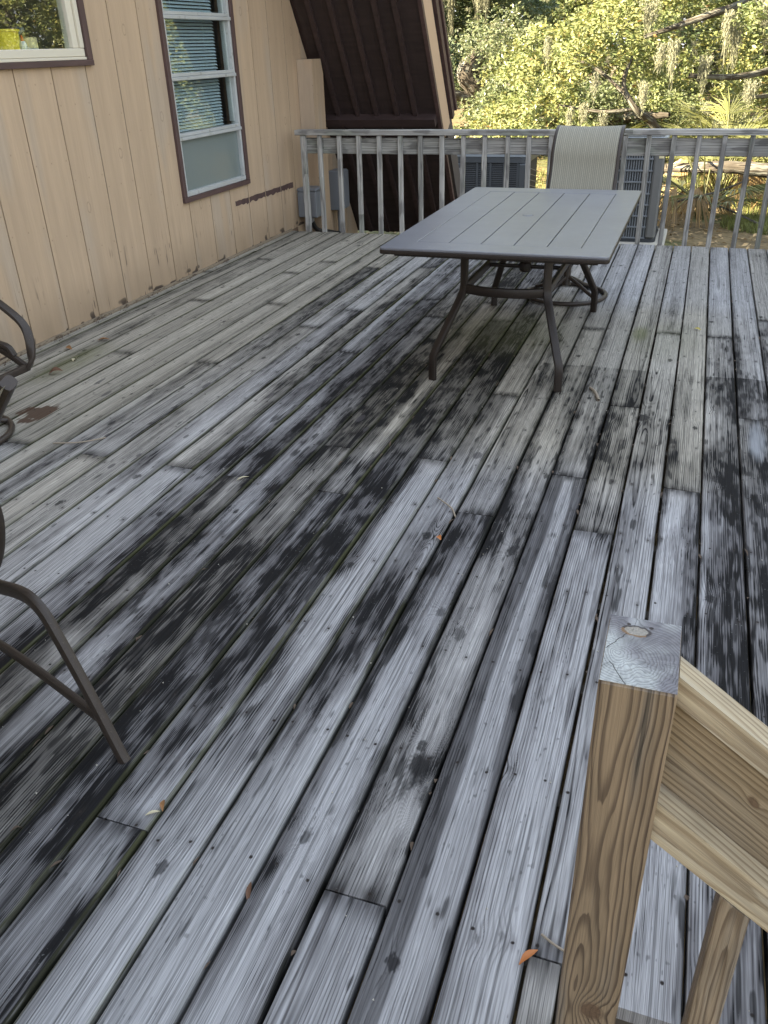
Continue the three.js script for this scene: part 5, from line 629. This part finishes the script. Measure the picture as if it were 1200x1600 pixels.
function palmetto(label, x, z, n, h, seed, dead = 0) {
  const q = rng(seed), T = thing('palmetto', label, 'palmetto', [x, GY, z]);
  for (let f = 0; f < n; f++) {
    const yaw = q() * 6.283, lean = 0.25 + 0.9 * q(), L = h * (0.55 + 0.5 * q()), isDead = f < dead, tip = [x + Math.cos(yaw) * L * Math.sin(lean) * 0.8, GY + L * Math.cos(lean) * (isDead ? 0.75 : 1), z + Math.sin(yaw) * L * Math.sin(lean) * 0.8];
    const g = tube([[x + (q() - 0.5) * 0.1, GY, z + (q() - 0.5) * 0.1], [lerp(x, tip[0], 0.45), lerp(GY, tip[1], 0.62), lerp(z, tip[2], 0.45)], tip], 0.009, 8, 5); const P = [], C = [], R = 0.5 + 0.35 * q(), nb = 34;
    const out = new THREE.Vector3(Math.cos(yaw), isDead ? -1.4 : 1.15 - lean * 0.9, Math.sin(yaw)).normalize(), side = new THREE.Vector3(-Math.sin(yaw), 0, Math.cos(yaw)), nn = new THREE.Vector3().crossVectors(side, out);
    for (let b = 0; b < nb; b++) { const a = ((b + 0.5) / nb - 0.5) * (isDead ? 1.4 : 2.7) + (q() - 0.5) * 0.16, d = out.clone().multiplyScalar(Math.cos(a)).addScaledVector(side, Math.sin(a)), s = new THREE.Vector3().crossVectors(d, nn).normalize(), w = 0.0075 + 0.004 * q(), r = R * (0.75 + 0.3 * q()) * (1 - 0.1 * Math.abs(a)), o = new THREE.Vector3(...tip), droop = isDead ? 0.1 : 0.1 + 0.35 * q() * q();
      const p1 = o.clone().addScaledVector(d, r * 0.45), p2 = o.clone().addScaledVector(d, r); p2.y -= r * droop; const A = p1.clone().addScaledVector(s, w), B = p1.clone().addScaledVector(s, -w); p1.y -= 0.008;
      const pts = [o, A, p1, o, p1, B, A, p2, p1, p1, p2, B], k = 0.7 + 0.6 * q(), c = isDead ? [0.30 * k, 0.20 * k, 0.08 * k] : [0.155 * k, 0.165 * k, 0.04 * k]; for (const p of pts) { P.push(p.x, p.y, p.z); C.push(...c); } }
    const fg = new THREE.BufferGeometry(); fg.setAttribute('position', new THREE.Float32BufferAttribute(P, 3)); fg.setAttribute('color', new THREE.Float32BufferAttribute(C, 3)); fg.computeVertexNormals();
    part(T, 'stem', g, mat(0.10, 0.10, 0.035, 0.6)); part(T, 'frond', fg, frondMat);
  }
}
palmetto('tall fan leaved palmetto rising above the railing at right', 0.35, -13.2, 30, 1.2, 701, 6);
palmetto('low fan leaved palmetto seen between the balusters right of the tall air conditioner', 0.12, -11.6, 16, 0.85, 711, 5);
palmetto('palmetto at the right edge behind the railing', 1.25, -12.4, 14, 1.1, 721, 4);
palmetto('small palmetto behind the two air conditioners', -1.5, -13.4, 10, 0.8, 731, 1);
{ const q = rng(733), L = solo('fallen_limb', 'lichen covered oak limb lying low behind the balusters at right', 'limb', limb([[-0.75, -0.02, -12.6], [-0.1, 0.07, -12.1], [0.5, 0.10, -11.9], [1.1, 0.05, -11.9], [2.2, -0.02, -12.4]], 0.05, 0.11, q, 40), bark);
  const tangle = (label, pts, r) => solo('branch', label, 'branch', limb(pts, r, r * 0.5, q, 18), bark); tangle('thin bare branch arching low beside the palmetto', [[-0.55, -0.42, -11.2], [-0.2, -0.2, -11.1], [0.2, -0.12, -11.3], [0.6, 0.0, -11.6]], 0.018); tangle('slim bare branch crossing behind the low palmetto', [[0.9, -0.45, -10.9], [0.4, -0.28, -11.2], [-0.1, -0.2, -11.6], [-0.6, -0.05, -12]], 0.014);
}
{ // litter and grass on the ground in view
  const q = rng(905), n = 9000, im = new THREE.InstancedMesh(leafTri, new THREE.MeshStandardMaterial({ color: 0xffffff, roughness: 0.7, side: THREE.DoubleSide }), n); im.name = 'fallen_leaves'; im.userData = { label: 'brown oak leaves littering the ground beyond the deck', category: 'leaf litter', kind: 'stuff' };
  for (let i = 0; i < n; i++) { V3.set(lerp(-6, 4, q()), GY + 0.012 + 0.02 * q(), -8.2 - 11 * Math.pow(q(), 1.3)); EU.set((q() - 0.5) * 0.9, q() * 6.28, (q() - 0.5) * 0.9); QT.setFromEuler(EU); const s = 0.04 + 0.05 * q(); SC.set(s, s, s); im.setMatrixAt(i, M4.compose(V3, QT, SC)); const k = 0.6 + 0.8 * q(); im.setColorAt(i, COL.setRGB(0.33 * k, 0.23 * k, 0.11 * k)); } scene.add(im);
  const blade = new THREE.BufferGeometry(); blade.setAttribute('position', new THREE.Float32BufferAttribute([-0.05, 0, 0, 0.05, 0, 0, 0.03, 0.6, 0.06, -0.05, 0, 0, 0.03, 0.6, 0.06, -0.02, 0.6, 0.06, -0.02, 0.6, 0.06, 0.03, 0.6, 0.06, 0, 1, 0.25], 3)); blade.computeVertexNormals();
  const m = 14000, gr = new THREE.InstancedMesh(blade, new THREE.MeshPhysicalMaterial({ color: 0xffffff, roughness: 0.95, transmission: 0.3, thickness: 0, side: THREE.DoubleSide }), m); gr.name = 'grass'; gr.userData = { label: 'patchy green grass on the ground beyond the railing', category: 'grass', kind: 'stuff' };
  for (let i = 0; i < m; i++) { const c = [[0.85, -11.2, 0.5], [-3.6, -11.5, 1.3], [0.2, -14.5, 1.2], [-2.6, -14.2, 1.6], [1.5, -12.5, 1]][(q() * 5) | 0], a = q() * 6.28, r = c[2] * Math.sqrt(q()); V3.set(c[0] + Math.cos(a) * r, GY, c[1] + Math.sin(a) * r); EU.set((q() - 0.5) * 0.8, q() * 6.28, (q() - 0.5) * 0.8); QT.setFromEuler(EU); const s = 0.05 + 0.08 * q(); SC.set(s, s, s); gr.setMatrixAt(i, M4.compose(V3, QT, SC)); const k = 0.6 + 0.8 * q(); gr.setColorAt(i, COL.setRGB(0.18 * k, 0.20 * k, 0.05 * k)); } scene.add(gr);
}
{ // the wood that closes the view
  const q = rng(977), n = 110000, im = new THREE.InstancedMesh(leafTri, leafMat, n); im.name = 'woods'; im.userData = { label: 'dense far woods closing the view behind the oaks', category: 'woods', kind: 'stuff' };
  for (let i = 0; i < n; i++) { const x = lerp(-34, 34, q()), z = -36 - 9 * q() + 0.004 * x * x, top = 5.5 + 5 * vn(x * 0.25, 3) + 2 * vn(x * 0.9, 5); V3.set(x, GY + top * Math.pow(q(), 0.8), z); EU.set((q() - 0.5) * 2, q() * 6.28, (q() - 0.5) * 1.6); QT.setFromEuler(EU); const s = 0.28 + 0.24 * q(); SC.set(s, s, s); im.setMatrixAt(i, M4.compose(V3, QT, SC)); const k = 0.6 + 0.8 * q(); im.setColorAt(i, COL.setRGB(0.085 * k, 0.095 * k, 0.03 * k)); } scene.add(im);
}

renderer.render(scene, camera);
